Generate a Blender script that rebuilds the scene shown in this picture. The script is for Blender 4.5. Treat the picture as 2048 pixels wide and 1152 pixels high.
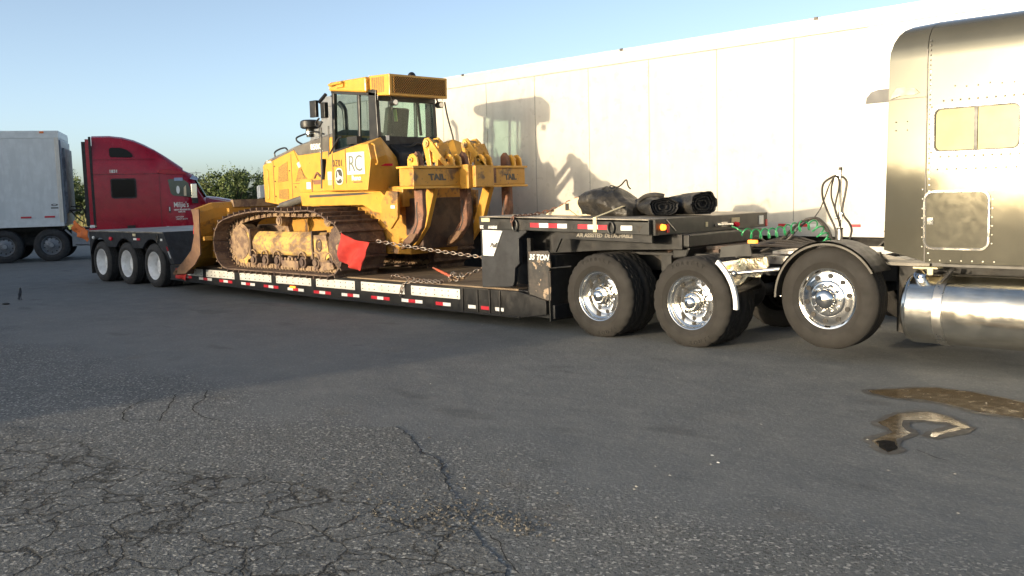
import bpy, bmesh, math, random
from mathutils import Vector, Matrix, noise
for o in list(bpy.data.objects): bpy.data.objects.remove(o)
R = math.radians
random.seed(7)
PI = math.pi
scene = bpy.context.scene
COL = scene.collection

# ------------------------------------------------------------------ camera
# world: +X towards the front of the dark tractor, +Y away from the viewer, Z up
CF, CAZ, CPI, CRO, CD, CH = 1918.1, R(44.502), R(5.785), R(-1.529), 9.0819, 1.8277
f_ = Vector((-math.sin(CAZ), math.cos(CAZ), 0)); r_ = Vector((math.cos(CAZ), math.sin(CAZ), 0)); u_ = Vector((0, 0, 1))
FW = f_*math.cos(CPI) - u_*math.sin(CPI); UP = u_*math.cos(CPI) + f_*math.sin(CPI)
RT = r_*math.cos(CRO) + UP*math.sin(CRO); UP2 = -r_*math.sin(CRO) + UP*math.cos(CRO)
cam = bpy.data.objects.new('camera', bpy.data.cameras.new('camera'))
COL.objects.link(cam); scene.camera = cam
m = Matrix((RT, UP2, -FW)).transposed().to_4x4()
m.translation = Vector((0, -CD, CH)); cam.matrix_world = m
cam.data.sensor_width = 36; cam.data.lens = 36*CF/2048
cam.data.clip_start = 0.05; cam.data.clip_end = 3000

# ------------------------------------------------------------------ sky, sun, exposure
SAZ, SEL = R(10.0), R(6.6)            # light travels towards (sin, cos) of SAZ, sinking by SEL
w = bpy.data.worlds.new('World'); scene.world = w; w.use_nodes = True
nt = w.node_tree; nt.nodes.clear()
sky = nt.nodes.new('ShaderNodeTexSky'); sky.sky_type = 'NISHITA'; sky.sun_disc = False
sky.sun_elevation = SEL; sky.sun_rotation = SAZ + PI
sky.altitude = 300; sky.air_density = 0.43; sky.dust_density = 2.1; sky.ozone_density = 0.65
bg = nt.nodes.new('ShaderNodeBackground'); bg.inputs['Strength'].default_value = 0.15
wo = nt.nodes.new('ShaderNodeOutputWorld')
hs = nt.nodes.new('ShaderNodeHueSaturation'); hs.inputs['Saturation'].default_value = .86; nt.links.new(sky.outputs[0], hs.inputs['Color'])
mx = nt.nodes.new('ShaderNodeMix'); mx.data_type = 'RGBA'; mx.blend_type = 'MULTIPLY'; mx.inputs[0].default_value = 1; mx.inputs[7].default_value = (1.0, 1.02, .955, 1)
nt.links.new(hs.outputs[0], mx.inputs[6]); nt.links.new(mx.outputs[2], bg.inputs[0]); nt.links.new(bg.outputs[0], wo.inputs[0])
sun = bpy.data.objects.new('sun', bpy.data.lights.new('sun', 'SUN')); COL.objects.link(sun)
sun.data.energy = 2.1; sun.data.angle = R(1.1); sun.data.color = (1.0, 0.82, 0.58)
ld = Vector((math.sin(SAZ)*math.cos(SEL), math.cos(SAZ)*math.cos(SEL), -math.sin(SEL)))
sun.rotation_euler = ld.to_track_quat('-Z', 'Y').to_euler(); sun.location = (0, -20, 12)
scene.view_settings.view_transform = 'Standard'; scene.view_settings.look = 'None'
scene.view_settings.exposure = 1.4; scene.view_settings.gamma = 1
scene.render.engine = 'CYCLES'

# ------------------------------------------------------------------ materials
def nodes(name):
    mt = bpy.data.materials.new(name); mt.use_nodes = True
    t = mt.node_tree; b = t.nodes['Principled BSDF']
    return mt, t, b
def N(t, kind, **kw):
    n = t.nodes.new(kind)
    for k, v in kw.items():
        if k in n.inputs.keys() if isinstance(k, str) else False: n.inputs[k].default_value = v
        else: setattr(n, k, v)
    return n
def col4(c): return (c[0], c[1], c[2], 1)
def noise_n(t, co, scale, detail=5, rough=.55, stretch=None):
    if stretch:
        mp = t.nodes.new('ShaderNodeMapping'); mp.inputs['Scale'].default_value = stretch
        t.links.new(co, mp.inputs[0]); co = mp.outputs[0]
    n = t.nodes.new('ShaderNodeTexNoise'); n.inputs['Scale'].default_value = scale
    n.inputs['Detail'].default_value = detail; n.inputs['Roughness'].default_value = rough
    t.links.new(co, n.inputs['Vector']); return n.outputs['Fac']
def ramp(t, fac, lo, hi, a=0., b=1.):
    n = t.nodes.new('ShaderNodeMapRange'); n.inputs['From Min'].default_value = lo; n.inputs['From Max'].default_value = hi
    n.inputs['To Min'].default_value = a; n.inputs['To Max'].default_value = b
    n.interpolation_type = 'SMOOTHSTEP'
    t.links.new(fac, n.inputs['Value']); return n.outputs['Result']
def mixc(t, fac, a, b):
    n = t.nodes.new('ShaderNodeMix'); n.data_type = 'RGBA'
    if isinstance(fac, float): n.inputs['Factor'].default_value = fac
    else: t.links.new(fac, n.inputs['Factor'])
    for sk, v in ((n.inputs[6], a), (n.inputs[7], b)):
        if isinstance(v, tuple): sk.default_value = col4(v)
        else: t.links.new(v, sk)
    return n.outputs[2]
def mathn(t, op, a, b=None, c=None):
    n = t.nodes.new('ShaderNodeMath'); n.operation = op
    for i, v in enumerate((a, b, c)):
        if v is None: continue
        if isinstance(v, (int, float)): n.inputs[i].default_value = v
        else: t.links.new(v, n.inputs[i])
    return n.outputs[0]
def M(name, c, rough=.5, metal=0., c2=None, ns=3., lo=.42, hi=.62, bump=0., bs=60., rv=.08, coat=0., stretch=None, spec=.5, c3=None, ns3=20., lo3=.6, hi3=.7, bd=.01):
    mt, t, b = nodes(name)
    tc = t.nodes.new('ShaderNodeTexCoord'); co = tc.outputs['Object']
    var = noise_n(t, co, ns*2.3, 4)
    src = mixc(t, ramp(t, var, .3, .7), tuple(x*.93 for x in c), tuple(min(1, x*1.06) for x in c))
    if c2 is not None:
        src = mixc(t, ramp(t, noise_n(t, co, ns, 7, .62, stretch), lo, hi), src, c2)
    if c3 is not None:
        src = mixc(t, ramp(t, noise_n(t, co, ns3, 4, .6), lo3, hi3), src, c3)
    t.links.new(src, b.inputs['Base Color'])
    b.inputs['Metallic'].default_value = metal
    t.links.new(ramp(t, noise_n(t, co, ns*3, 5), .3, .7, max(0.02, rough-rv), min(1, rough+rv)), b.inputs['Roughness'])
    b.inputs['Coat Weight'].default_value = coat; b.inputs['Coat Roughness'].default_value = .06
    b.inputs['Specular IOR Level'].default_value = spec
    if bump > 0:
        bn = t.nodes.new('ShaderNodeBump'); bn.inputs['Strength'].default_value = bump; bn.inputs['Distance'].default_value = bd
        t.links.new(noise_n(t, co, bs, 4), bn.inputs['Height']); t.links.new(bn.outputs[0], b.inputs['Normal'])
    return mt
YEL = (.61, .315, .045); YELD = (.33, .17, .07)
m_yel = M('yellow_paint', YEL, .40, c2=(.34, .18, .06), ns=2.6, lo=.52, hi=.85, c3=(.22, .12, .05), ns3=12, lo3=.64, hi3=.76, rv=.12)
m_yelworn = M('worn_yellow_paint', (.50, .25, .035), .5, c2=(.13, .075, .04), ns=3.2, lo=.52, hi=.64, c3=(.2, .1, .04), ns3=22, lo3=.6, hi3=.7, bump=.2)
m_yelmud = M('muddy_yellow_steel', (.62, .40, .11), .7, c2=(.20, .125, .075), ns=2.4, lo=.42, hi=.58, c3=(.3, .2, .12), ns3=12, lo3=.5, hi3=.62, bump=.4, bs=40, stretch=(1, 1, 1.6))
m_mud = M('dusty_track_steel', (.17, .115, .08), .8, c2=(.085, .055, .045), ns=5, lo=.4, hi=.6, c3=(.26, .17, .1), ns3=18, lo3=.58, hi3=.7, bump=.5, bs=40)
m_mudlight = M('dusty_worn_metal', (.34, .23, .13), .7, c2=(.16, .10, .07), ns=7, bump=.4, bs=50)
m_rust = M('rusty_steel', (.25, .115, .065), .75, c2=(.13, .07, .05), ns=5, bump=.4, bs=50, c3=(.36, .2, .13), ns3=16, lo3=.6, hi3=.68)
m_blade = M('blade_steel', (.13, .068, .038), .6, c2=(.20, .11, .055), ns=3, bump=.2)
m_dark = M('charcoal_paint', (.020, .020, .019), .4, c2=(.035, .031, .027), ns=3, lo=.5, hi=.75)
m_hoodgrey = M('grey_hood_paint', (.16, .145, .12), .42, c2=(.10, .09, .075), ns=3)
m_black = M('black_steel_paint', (.009, .009, .0095), .42, c2=(.024, .021, .018), ns=3.5, lo=.52, hi=.75, bump=.06)
m_blackdull = M('dull_black_steel', (.02, .019, .018), .75, c2=(.05, .042, .034), ns=4, lo=.5, hi=.7)
m_navy = M('scuffed_black_plate', (.009, .010, .013), .6, c2=(.018, .02, .024), ns=4)
m_rubber = M('tyre_rubber', (.018, .0158, .0138), .85, c2=(.0135, .0125, .0115), ns=2.0, lo=.35, hi=.75, bump=.1, bs=80)
m_rubberclean = M('dark_tyre_rubber', (.022, .022, .024), .85, c2=(.035, .035, .036), ns=6, bump=.12, bs=80)
m_chrome = M('polished_aluminium', (.86, .84, .8), .1, 1., ns=4, rv=.04)
m_alu = M('brushed_aluminium', (.72, .70, .66), .34, 1., c2=(.55, .53, .5), ns=5, rv=.08)
m_tank = M('polished_tank_aluminium', (.78, .76, .70), .2, 1., c2=(.62, .58, .5), ns=2.5, rv=.07, bump=.02, bs=8, stretch=(.4, 2, 2), bd=.02)
m_wheelgrey = M('grey_wheel_steel', (.78, .79, .80), .4, .25, c2=(.62, .62, .62), ns=6)
m_olddull = M('dull_wheel', (.22, .23, .25), .5, .6, ns=6)
m_gun = M('gunmetal_sleeper_paint', (.135, .128, .102), .085, .55, c2=(.122, .116, .092), ns=1.2, rv=.01, bump=.02, bs=1.1, bd=.05)
m_gundull = M('dull_gunmetal_patch', (.2, .19, .15), .5, .6)
m_white = M('white_trailer_panel', (.545, .515, .455), .32, 0, c2=(.49, .455, .395), ns=1.6, lo=.45, hi=.8, rv=.06, bump=.03, bs=3, bd=.02, stretch=(3, 3, .35))
m_whiterail = M('white_aluminium_rail', (.53, .51, .475), .4, .2, c2=(.5, .48, .45), ns=3)
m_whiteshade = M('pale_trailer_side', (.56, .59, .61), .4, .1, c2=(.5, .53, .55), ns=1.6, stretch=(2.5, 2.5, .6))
m_reefer = M('grey_nose_panel', (.3, .32, .36), .4, .2)
m_seam = M('seam_sealant', (.27, .26, .235), .6)
m_rivet = M('rivet_head', (.5, .49, .44), .3, .8)
m_rivetdark = M('dark_rivet_head', (.08, .075, .07), .5, .3)
m_tapew = M('white_reflective_tape', (.75, .75, .73), .4)
m_taper = M('red_reflective_tape', (.50, .02, .035), .4)
m_red = M('deep_red_paint', (.33, .004, .022), .25, 0, c2=(.28, .003, .018), ns=1.5, coat=.25, spec=.3)
m_flag = M('faded_red_cloth', (.46, .03, .02), .85, c2=(.38, .025, .02), ns=4)
m_orange = M('orange_mesh_cloth', (.50, .13, .025), .85, c2=(.42, .11, .03), ns=5)
m_lime = M('lime_reflective_cloth', (.55, .62, .22), .7)
m_green = M('green_coil_hose', (.02, .26, .09), .4)
m_hose = M('black_rubber_hose', (.035, .03, .026), .5)
m_glassdark = M('dark_window_glass', (.004, .005, .008), .06, 0, spec=.15, rv=.02)
m_mirror = M('window_mirror_glass', (.055, .052, .034), .03, .95, rv=.01)
m_tarp = M('black_vinyl_tarp', (.018, .0175, .017), .5, c2=(.042, .036, .028), ns=4, bump=.9, bs=7, bd=.04)
m_tarpend = M('tarp_roll_end', (.012, .012, .013), .6, bump=.8, bs=22, bd=.03)
m_beige = M('beige_painted_block', (.60, .50, .34), .6, c2=(.4, .31, .2), ns=9, lo=.58, hi=.68)
m_chain = M('worn_chain_steel', (.32, .29, .26), .42, .8, c2=(.2, .13, .09), ns=20)
m_strap = M('cream_webbing', (.6, .52, .33), .8)
m_wood = None
m_asphalt = None
def emis(name, c, s):
    mt, t, b = nodes(name); b.inputs['Base Color'].default_value = col4(c)
    b.inputs['Emission Color'].default_value = col4(c); b.inputs['Emission Strength'].default_value = s
    return mt
m_amber = emis('lit_amber_lens', (1.0, .22, .02), 1.6)
m_amberdim = M('amber_lens', (.75, .18, .03), .25)
m_redlens = M('red_lens', (.6, .02, .04), .2)
def glass(name, tint, g=.12):
    mt, t, b = nodes(name); t.nodes.remove(b)
    tr = t.nodes.new('ShaderNodeBsdfTransparent'); tr.inputs[0].default_value = col4(tint)
    gl = t.nodes.new('ShaderNodeBsdfGlossy'); gl.inputs['Roughness'].default_value = .03
    lw = t.nodes.new('ShaderNodeLayerWeight'); lw.inputs[0].default_value = .5
    mx = t.nodes.new('ShaderNodeMixShader'); t.links.new(mathn(t, 'ADD', mathn(t, 'MULTIPLY', mathn(t, 'POWER', lw.outputs['Facing'], 4.0), .8), .04), mx.inputs[0])
    t.links.new(tr.outputs[0], mx.inputs[1]); t.links.new(gl.outputs[0], mx.inputs[2])
    t.links.new(mx.outputs[0], t.nodes['Material Output'].inputs[0]); return mt
m_glass = glass('tinted_cab_glass', (.78, .88, .86))
def wood():
    mt, t, b = nodes('weathered_deck_planks')
    tc = t.nodes.new('ShaderNodeTexCoord'); co = tc.outputs['Object']
    g = noise_n(t, co, 3, 8, .6, (.5, 9, 4)); c = mixc(t, ramp(t, g, .35, .65), (.26, .19, .12), (.13, .095, .065))
    sx = t.nodes.new('ShaderNodeSeparateXYZ'); t.links.new(co, sx.inputs[0])
    fr = mathn(t, 'FRACT', mathn(t, 'MULTIPLY', sx.outputs[1], 1/.19))
    c = mixc(t, mathn(t, 'LESS_THAN', fr, .06), c, (.02, .015, .01))
    t.links.new(c, b.inputs['Base Color']); b.inputs['Roughness'].default_value = .8
    return mt
m_wood = wood()

# ------------------------------------------------------------------ mesh helper
OFF = {}
class MB:
    def __init__(s): s.v = []; s.f = []; s.sm = []; s.mk = []
    def cut(s): s.mk.append(len(s.f)); return s      # what follows is a piece of its own
    def add(s, vs, fs, smooth=False):
        b = len(s.v); s.v += [Vector(v) for v in vs]
        for f in fs: s.f.append([i+b for i in f]); s.sm.append(smooth)
        return s
    def box(s, x0, x1, y0, y1, z0, z1):
        return s.add([(x, y, z) for x in (x0, x1) for y in (y0, y1) for z in (z0, z1)],
                     [(0, 1, 3, 2), (4, 6, 7, 5), (0, 4, 5, 1), (2, 3, 7, 6), (0, 2, 6, 4), (1, 5, 7, 3)])
    def obox(s, c, ax, ay, az, hx, hy, hz):
        c, ax, ay, az = Vector(c), Vector(ax), Vector(ay), Vector(az)
        return s.add([c+ax*hx*i+ay*hy*j+az*hz*k for i in (-1, 1) for j in (-1, 1) for k in (-1, 1)],
                     [(0, 1, 3, 2), (4, 6, 7, 5), (0, 4, 5, 1), (2, 3, 7, 6), (0, 2, 6, 4), (1, 5, 7, 3)])
    def bar(s, p, q, w, h=None, up=(0, 0, 1)):
        p, q = Vector(p), Vector(q); h = h or w; d = (q-p); L = d.length; d.normalize()
        u = Vector(up); x = d.cross(u)
        if x.length < 1e-4: u = Vector((0, 1, 0)); x = d.cross(u)
        x.normalize(); z = x.cross(d)
        return s.obox((p+q)/2, d, x, z, L/2, w/2, h/2)
    def prism(s, poly, a, b, axis='Y', smooth=False):
        n = len(poly)
        def P(u, v, t): return {'Y': (u, t, v), 'X': (t, u, v), 'Z': (u, v, t)}[axis]
        vs = [P(u, v, a) for u, v in poly] + [P(u, v, b) for u, v in poly]
        s.add(vs, [list(range(n)), list(range(2*n-1, n-1, -1))])
        s.add(vs, [(i, (i+1) % n, n+(i+1) % n, n+i) for i in range(n)], smooth)
        return s
    def cyl(s, p, q, r0, r1=None, n=20, caps=True):
        p, q = Vector(p), Vector(q); r1 = r0 if r1 is None else r1
        d = (q-p).normalized(); u = Vector((0, 0, 1)) if abs(d.z) < .9 else Vector((1, 0, 0))
        x = d.cross(u).normalized(); y = d.cross(x)
        A = [p+(x*math.cos(2*PI*i/n)+y*math.sin(2*PI*i/n))*r0 for i in range(n)]
        B = [q+(x*math.cos(2*PI*i/n)+y*math.sin(2*PI*i/n))*r1 for i in range(n)]
        s.add(A+B, [(i, (i+1) % n, n+(i+1) % n, n+i) for i in range(n)], True)
        if caps: s.add(A, [list(range(n))]); s.add(B, [list(range(n))])
        return s
    def lathe(s, prof, c, axis='Y', n=48, rf=None, closed=False, t0=0, t1=2*PI):
        c = Vector(c); vs = []; full = abs(t1-t0-2*PI) < 1e-6; m = n if full else n+1
        for i in range(m):
            t = t0+(t1-t0)*i/n
            for j, (r, a) in enumerate(prof):
                rr = rf(r, a, t, j) if rf else r
                ct, st = math.cos(t)*rr, math.sin(t)*rr
                vs.append(c+Vector({'Y': (ct, a, st), 'X': (a, ct, st), 'Z': (ct, st, a)}[axis]))
        k = len(prof); fs = []
        for i in range(n):
            i2 = (i+1) % m
            for j in range(k if closed else k-1):
                j2 = (j+1) % k
                fs.append((i*k+j, i*k+j2, i2*k+j2, i2*k+j))
        return s.add(vs, fs, True)
    def tube(s, path, r, n=8, closed=False, caps=True):
        P = [Vector(p) for p in path]; k = len(P); vs = []
        nrm = None
        for i in range(k):
            a = P[(i-1) % k] if (closed or i > 0) else P[i]; b = P[(i+1) % k] if (closed or i < k-1) else P[i]
            d = (b-a).normalized()
            if nrm is None:
                u = Vector((0, 0, 1)) if abs(d.z) < .9 else Vector((1, 0, 0)); nrm = d.cross(u).normalized()
            else:
                nrm = (nrm - d*nrm.dot(d)); nrm = nrm.normalized() if nrm.length > 1e-6 else d.orthogonal().normalized()
            bn = d.cross(nrm); rr = r[i] if isinstance(r, (list, tuple)) else r
            vs += [P[i]+(nrm*math.cos(2*PI*j/n)+bn*math.sin(2*PI*j/n))*rr for j in range(n)]
        fs = [(i*n+j, i*n+(j+1) % n, ((i+1) % k)*n+(j+1) % n, ((i+1) % k)*n+j) for i in range(k if closed else k-1) for j in range(n)]
        s.add(vs, fs, True)
        if caps and not closed: s.add(vs[:n], [list(range(n))]); s.add(vs[-n:], [list(range(n))])
        return s
    def ball(s, c, rx, ry=None, rz=None, n=14, mrings=9):
        ry = ry or rx; rz = rz or rx; vs = []; fs = []
        for i in range(mrings+1):
            a = PI*i/mrings
            for j in range(n):
                t = 2*PI*j/n; vs.append((c[0]+rx*math.sin(a)*math.cos(t), c[1]+ry*math.sin(a)*math.sin(t), c[2]+rz*math.cos(a)))
        for i in range(mrings):
            for j in range(n): fs.append((i*n+j, i*n+(j+1) % n, (i+1)*n+(j+1) % n, (i+1)*n+j))
        return s.add(vs, fs, True)
    def loft(s, secs, smooth=True, caps=True):
        n = len(secs[0]); vs = [p for sec in secs for p in sec]
        s.add(vs, [(i*n+j, i*n+(j+1) % n, (i+1)*n+(j+1) % n, (i+1)*n+j) for i in range(len(secs)-1) for j in range(n)], smooth)
        if caps: s.add(secs[0], [list(range(n))]); s.add(secs[-1], [list(range(n))])
        return s
    def xf(s, mat, start=0):
        for i in range(start, len(s.v)): s.v[i] = mat @ s.v[i]
        return s
    def build(s, name, mt, parent=None, bevel=0., weld=True, loc=None, seg=2):
        if s.mk:
            mk = [0]+[q for q in s.mk if 0 < q < len(s.f)]+[len(s.f)]; o = None
            for a, c in zip(mk, mk[1:]):
                p = MB(); used = {}; fs = []
                for f in s.f[a:c]:
                    for i in f:
                        if i not in used: used[i] = len(p.v); p.v.append(s.v[i])
                    fs.append([used[i] for i in f])
                p.f = fs; p.sm = s.sm[a:c]; o = p.build(name, mt, parent, bevel, weld, loc, seg)
            return o
        off = OFF.get(parent, Vector((0, 0, 0))) if parent else Vector((0, 0, 0))
        if loc is not None: off = Vector(loc)
        me = bpy.data.meshes.new(name); me.from_pydata([v-off for v in s.v], [], s.f)
        me.polygons.foreach_set('use_smooth', s.sm)
        bm = bmesh.new(); bm.from_mesh(me); 
        if weld:
            # weld only inside smooth or flat groups is not needed: merge doubles then mark sharp edges by angle
            bmesh.ops.remove_doubles(bm, verts=bm.verts, dist=1e-5)
        bmesh.ops.recalc_face_normals(bm, faces=bm.faces)
        if weld:
            for e in bm.edges:
                if len(e.link_faces) == 2 and e.calc_face_angle(0) > R(38): e.smooth = False
        bm.to_mesh(me); bm.free()
        me.materials.append(mt); o = bpy.data.objects.new(name, me); COL.objects.link(o)
        if parent:
            o.parent = parent; OFF[o] = OFF.get(parent, Vector((0, 0, 0)))
            if loc is not None: o.location = Vector(loc)-OFF[parent]; OFF[o] = Vector(loc)
        else: OFF[o] = off
        if loc is not None and not parent: o.location = loc
        if bevel > 0:
            b = o.modifiers.new('bevel', 'BEVEL'); b.width = bevel; b.segments = seg; b.limit_method = 'ANGLE'; b.angle_limit = R(50)
        return o
def tag(o, label=None, cat=None, group=None, kind=None):
    if label: o['label'] = label
    if cat: o['category'] = cat
    if group: o['group'] = group
    if kind: o['kind'] = kind
    return o
def thing(name, loc, label, cat, group=None, rz=0, local=False):
    o = bpy.data.objects.new(name, None); COL.objects.link(o); o.location = loc; o.rotation_euler = (0, 0, rz)
    o.empty_display_size = .3
    OFF[o] = Vector((0, 0, 0)) if local else Vector(loc)
    return tag(o, label, cat, group)
def text(body, size, pos, face, mt, parent, name='lettering', ext=.002, bold=0., align='CENTER', sx=1., shear=0., spacing=1.):
    """flat lettering facing -Y ('front') or +X ('rear'), at pos (centre-left baseline) in the frame of the thing"""
    cu = bpy.data.curves.new(name, 'FONT'); cu.body = body; cu.size = size; cu.extrude = ext; cu.offset = bold
    cu.align_x = align; cu.align_y = 'CENTER'; cu.shear = shear; cu.space_character = spacing; cu.resolution_u = 3
    t = bpy.data.objects.new('tmp', cu); COL.objects.link(t)
    dg = bpy.context.evaluated_depsgraph_get(); me = bpy.data.meshes.new_from_object(t.evaluated_get(dg))
    bpy.data.objects.remove(t); bpy.data.curves.remove(cu)
    rot = Matrix.Rotation(PI/2, 4, 'X')
    if face == 'rear': rot = Matrix.Rotation(PI/2, 4, 'Z') @ rot
    off = OFF.get(parent, Vector((0, 0, 0)))
    me.transform(Matrix.Translation(Vector(pos)-off) @ rot @ Matrix.Diagonal((sx, 1, 1, 1)))
    me.name = name; me.materials.clear(); me.materials.append(mt)
    o = bpy.data.objects.new(name, me); COL.objects.link(o); o.parent = parent; OFF[o] = off
    return o
def circ(cx, cz, r, a0, a1, n=16): return [(cx+r*math.cos(R(a0+(a1-a0)*i/n)), cz+r*math.sin(R(a0+(a1-a0)*i/n))) for i in range(n+1)]
def rrect(x0, x1, z0, z1, r, n=5):
    return circ(x1-r, z1-r, r, 0, 90, n)+circ(x0+r, z1-r, r, 90, 180, n)+circ(x0+r, z0+r, r, 180, 270, n)+circ(x1-r, z0+r, r, 270, 360, n)
def smooth_path(pts, k=6):
    P = [Vector(p) for p in pts]; out = []
    for i in range(len(P)-1):
        p0 = P[max(i-1, 0)]; p1 = P[i]; p2 = P[i+1]; p3 = P[min(i+2, len(P)-1)]
        for j in range(k):
            t = j/k; out.append(.5*((2*p1)+(p2-p0)*t+(2*p0-5*p1+4*p2-p3)*t*t+(3*p1-p0-3*p2+p3)*t**3))
    out.append(P[-1]); return out
def ringframe(poly_out, poly_in, y0, y1, mb):
    """frame between two polygons of equal length in XZ"""
    n = len(poly_out); vs = []
    for y in (y0, y1):
        vs += [(a, y, b) for a, b in poly_out]; vs += [(a, y, b) for a, b in poly_in]
    fs = []
    for i in range(n):
        j = (i+1) % n
        fs += [(i, j, n+j, n+i), (2*n+i, 3*n+i, 3*n+j, 2*n+j), (i, 2*n+i, 2*n+j, j), (n+i, n+j, 3*n+j, 3*n+i)]
    return mb.add(vs, fs)
# ------------------------------------------------------------------ ground
def ground_material(name, patch):
    mt, t, b = nodes(name)
    g = t.nodes.new('ShaderNodeNewGeometry'); co = g.outputs['Position']
    sx = t.nodes.new('ShaderNodeSeparateXYZ'); t.links.new(co, sx.inputs[0])
    big = noise_n(t, co, .35, 5, .6); mid = noise_n(t, co, 2.2, 5, .6); fine = noise_n(t, co, 42, 4, .65)
    grain = t.nodes.new('ShaderNodeTexVoronoi'); grain.inputs['Scale'].default_value = 62
    t.links.new(co, grain.inputs['Vector'])
    gb = t.nodes.new('ShaderNodeSeparateColor'); t.links.new(grain.outputs['Color'], gb.inputs[0])
    c = mixc(t, ramp(t, big, .3, .7), (.118, .125, .128), (.155, .160, .158))
    c = mixc(t, ramp(t, mid, .35, .75), c, (.166, .170, .166))
    # rough zone near the camera: y below about -4.6, wandering edge
    if patch: rz = 1.0
    else:
        e = mathn(t, 'ADD', sx.outputs[1], mathn(t, 'MULTIPLY', mathn(t, 'SUBTRACT', big, .5), 3.2))
        e = mathn(t, 'ADD', e, mathn(t, 'MULTIPLY', mathn(t, 'SUBTRACT', mid, .5), 1.2))
        rz = ramp(t, e, -4.1, -5.2, 0., 1.)
    sp = ramp(t, gb.outputs[0], .8, .97)
    amt = mathn(t, 'MULTIPLY', sp, mathn(t, 'ADD', mathn(t, 'MULTIPLY', rz, .8), .2)) if not patch else sp
    c = mixc(t, mathn(t, 'MULTIPLY', amt, .85), c, (.46, .45, .42))
    dk = ramp(t, gb.outputs[1], .65, .95)
    dk = mathn(t, 'MULTIPLY', dk, rz) if not patch else dk
    c = mixc(t, mathn(t, 'MULTIPLY', dk, .5), c, (.03, .03, .03))
    # stains
    st = noise_n(t, co, .8, 3, .5, (1, 2.2, 1)); c = mixc(t, mathn(t, 'MULTIPLY', ramp(t, st, .62, .72), .35), c, (.045, .045, .046))
    rs = noise_n(t, co, 1.3, 4, .6); c = mixc(t, mathn(t, 'MULTIPLY', ramp(t, rs, .6, .75), .25), c, (.15, .125, .095))
    # cracks
    dist = t.nodes.new('ShaderNodeVectorMath'); dist.operation = 'ADD'
    nz = t.nodes.new('ShaderNodeTexNoise'); nz.inputs['Scale'].default_value = 4; nz.inputs['Detail'].default_value = 6; nz.inputs['Roughness'].default_value = .62
    t.links.new(co, nz.inputs['Vector'])
    sc = t.nodes.new('ShaderNodeVectorMath'); sc.operation = 'SCALE'; sc.inputs['Scale'].default_value = .25
    t.links.new(nz.outputs['Color'], sc.inputs[0]); t.links.new(co, dist.inputs[0]); t.links.new(sc.outputs[0], dist.inputs[1])
    vo = t.nodes.new('ShaderNodeTexVoronoi'); vo.feature = 'DISTANCE_TO_EDGE'; vo.inputs['Scale'].default_value = 5.5 if patch else 1.1
    t.links.new(dist.outputs[0], vo.inputs['Vector'])
    wv = ramp(t, noise_n(t, co, 3.1, 3), .35, .7, .012, .07)
    if patch:
        v2 = t.nodes.new('ShaderNodeTexVoronoi'); v2.feature = 'DISTANCE_TO_EDGE'; v2.inputs['Scale'].default_value = 2.3; v2.inputs['Randomness'].default_value = 1
        t.links.new(dist.outputs[0], v2.inputs['Vector'])
        crk = mathn(t, 'SUBTRACT', 1.0, mathn(t, 'DIVIDE', vo.outputs['Distance'], wv))
        crk = mathn(t, 'MULTIPLY', crk, ramp(t, noise_n(t, co, 1.7, 3), .42, .56))
        c2_ = mathn(t, 'SUBTRACT', 1.0, mathn(t, 'DIVIDE', v2.outputs['Distance'], .024))
        crk = mathn(t, 'MAXIMUM', mathn(t, 'MAXIMUM', crk, c2_), 0.0)
    else: crk = ramp(t, vo.outputs['Distance'], .0, .008, 1., 0.)
    msk = noise_n(t, co, .9, 3, .5)
    if patch:
        # alligator cracking grows towards the near edge of the patch
        e2 = mathn(t, 'ADD', sx.outputs[1], mathn(t, 'MULTIPLY', sx.outputs[0], -.30))
        e2 = mathn(t, 'ADD', e2, mathn(t, 'MULTIPLY', mathn(t, 'SUBTRACT', msk, .5), 1.4))
        cm = ramp(t, e2, -4.05, -4.6)
    else: cm = 0.0
    crk = mathn(t, 'MULTIPLY', crk, cm)
    c = mixc(t, mathn(t, 'MULTIPLY', crk, .8), c, (.02, .02, .02))
    t.links.new(c, b.inputs['Base Color'])
    b.inputs['Roughness'].default_value = .82; b.inputs['Specular IOR Level'].default_value = .35
    h = mathn(t, 'MULTIPLY', gb.outputs[2], 1.0)
    h = mathn(t, 'ADD', mathn(t, 'MULTIPLY', h, .6), fine)
    if not patch: h = mathn(t, 'MULTIPLY', h, mathn(t, 'ADD', mathn(t, 'MULTIPLY', rz, .82), .18))
    h = mathn(t, 'ADD', h, mathn(t, 'MULTIPLY', mid, .9))
    h = mathn(t, 'SUBTRACT', h, mathn(t, 'MULTIPLY', crk, 2.5))
    bn = t.nodes.new('ShaderNodeBump'); bn.inputs['Strength'].default_value = 1.0; bn.inputs['Distance'].default_value = .030 if patch else .020
    t.links.new(h, bn.inputs['Height']); t.links.new(bn.outputs[0], b.inputs['Normal'])
    return mt
gm = ground_material('asphalt', False)
g = MB()
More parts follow.
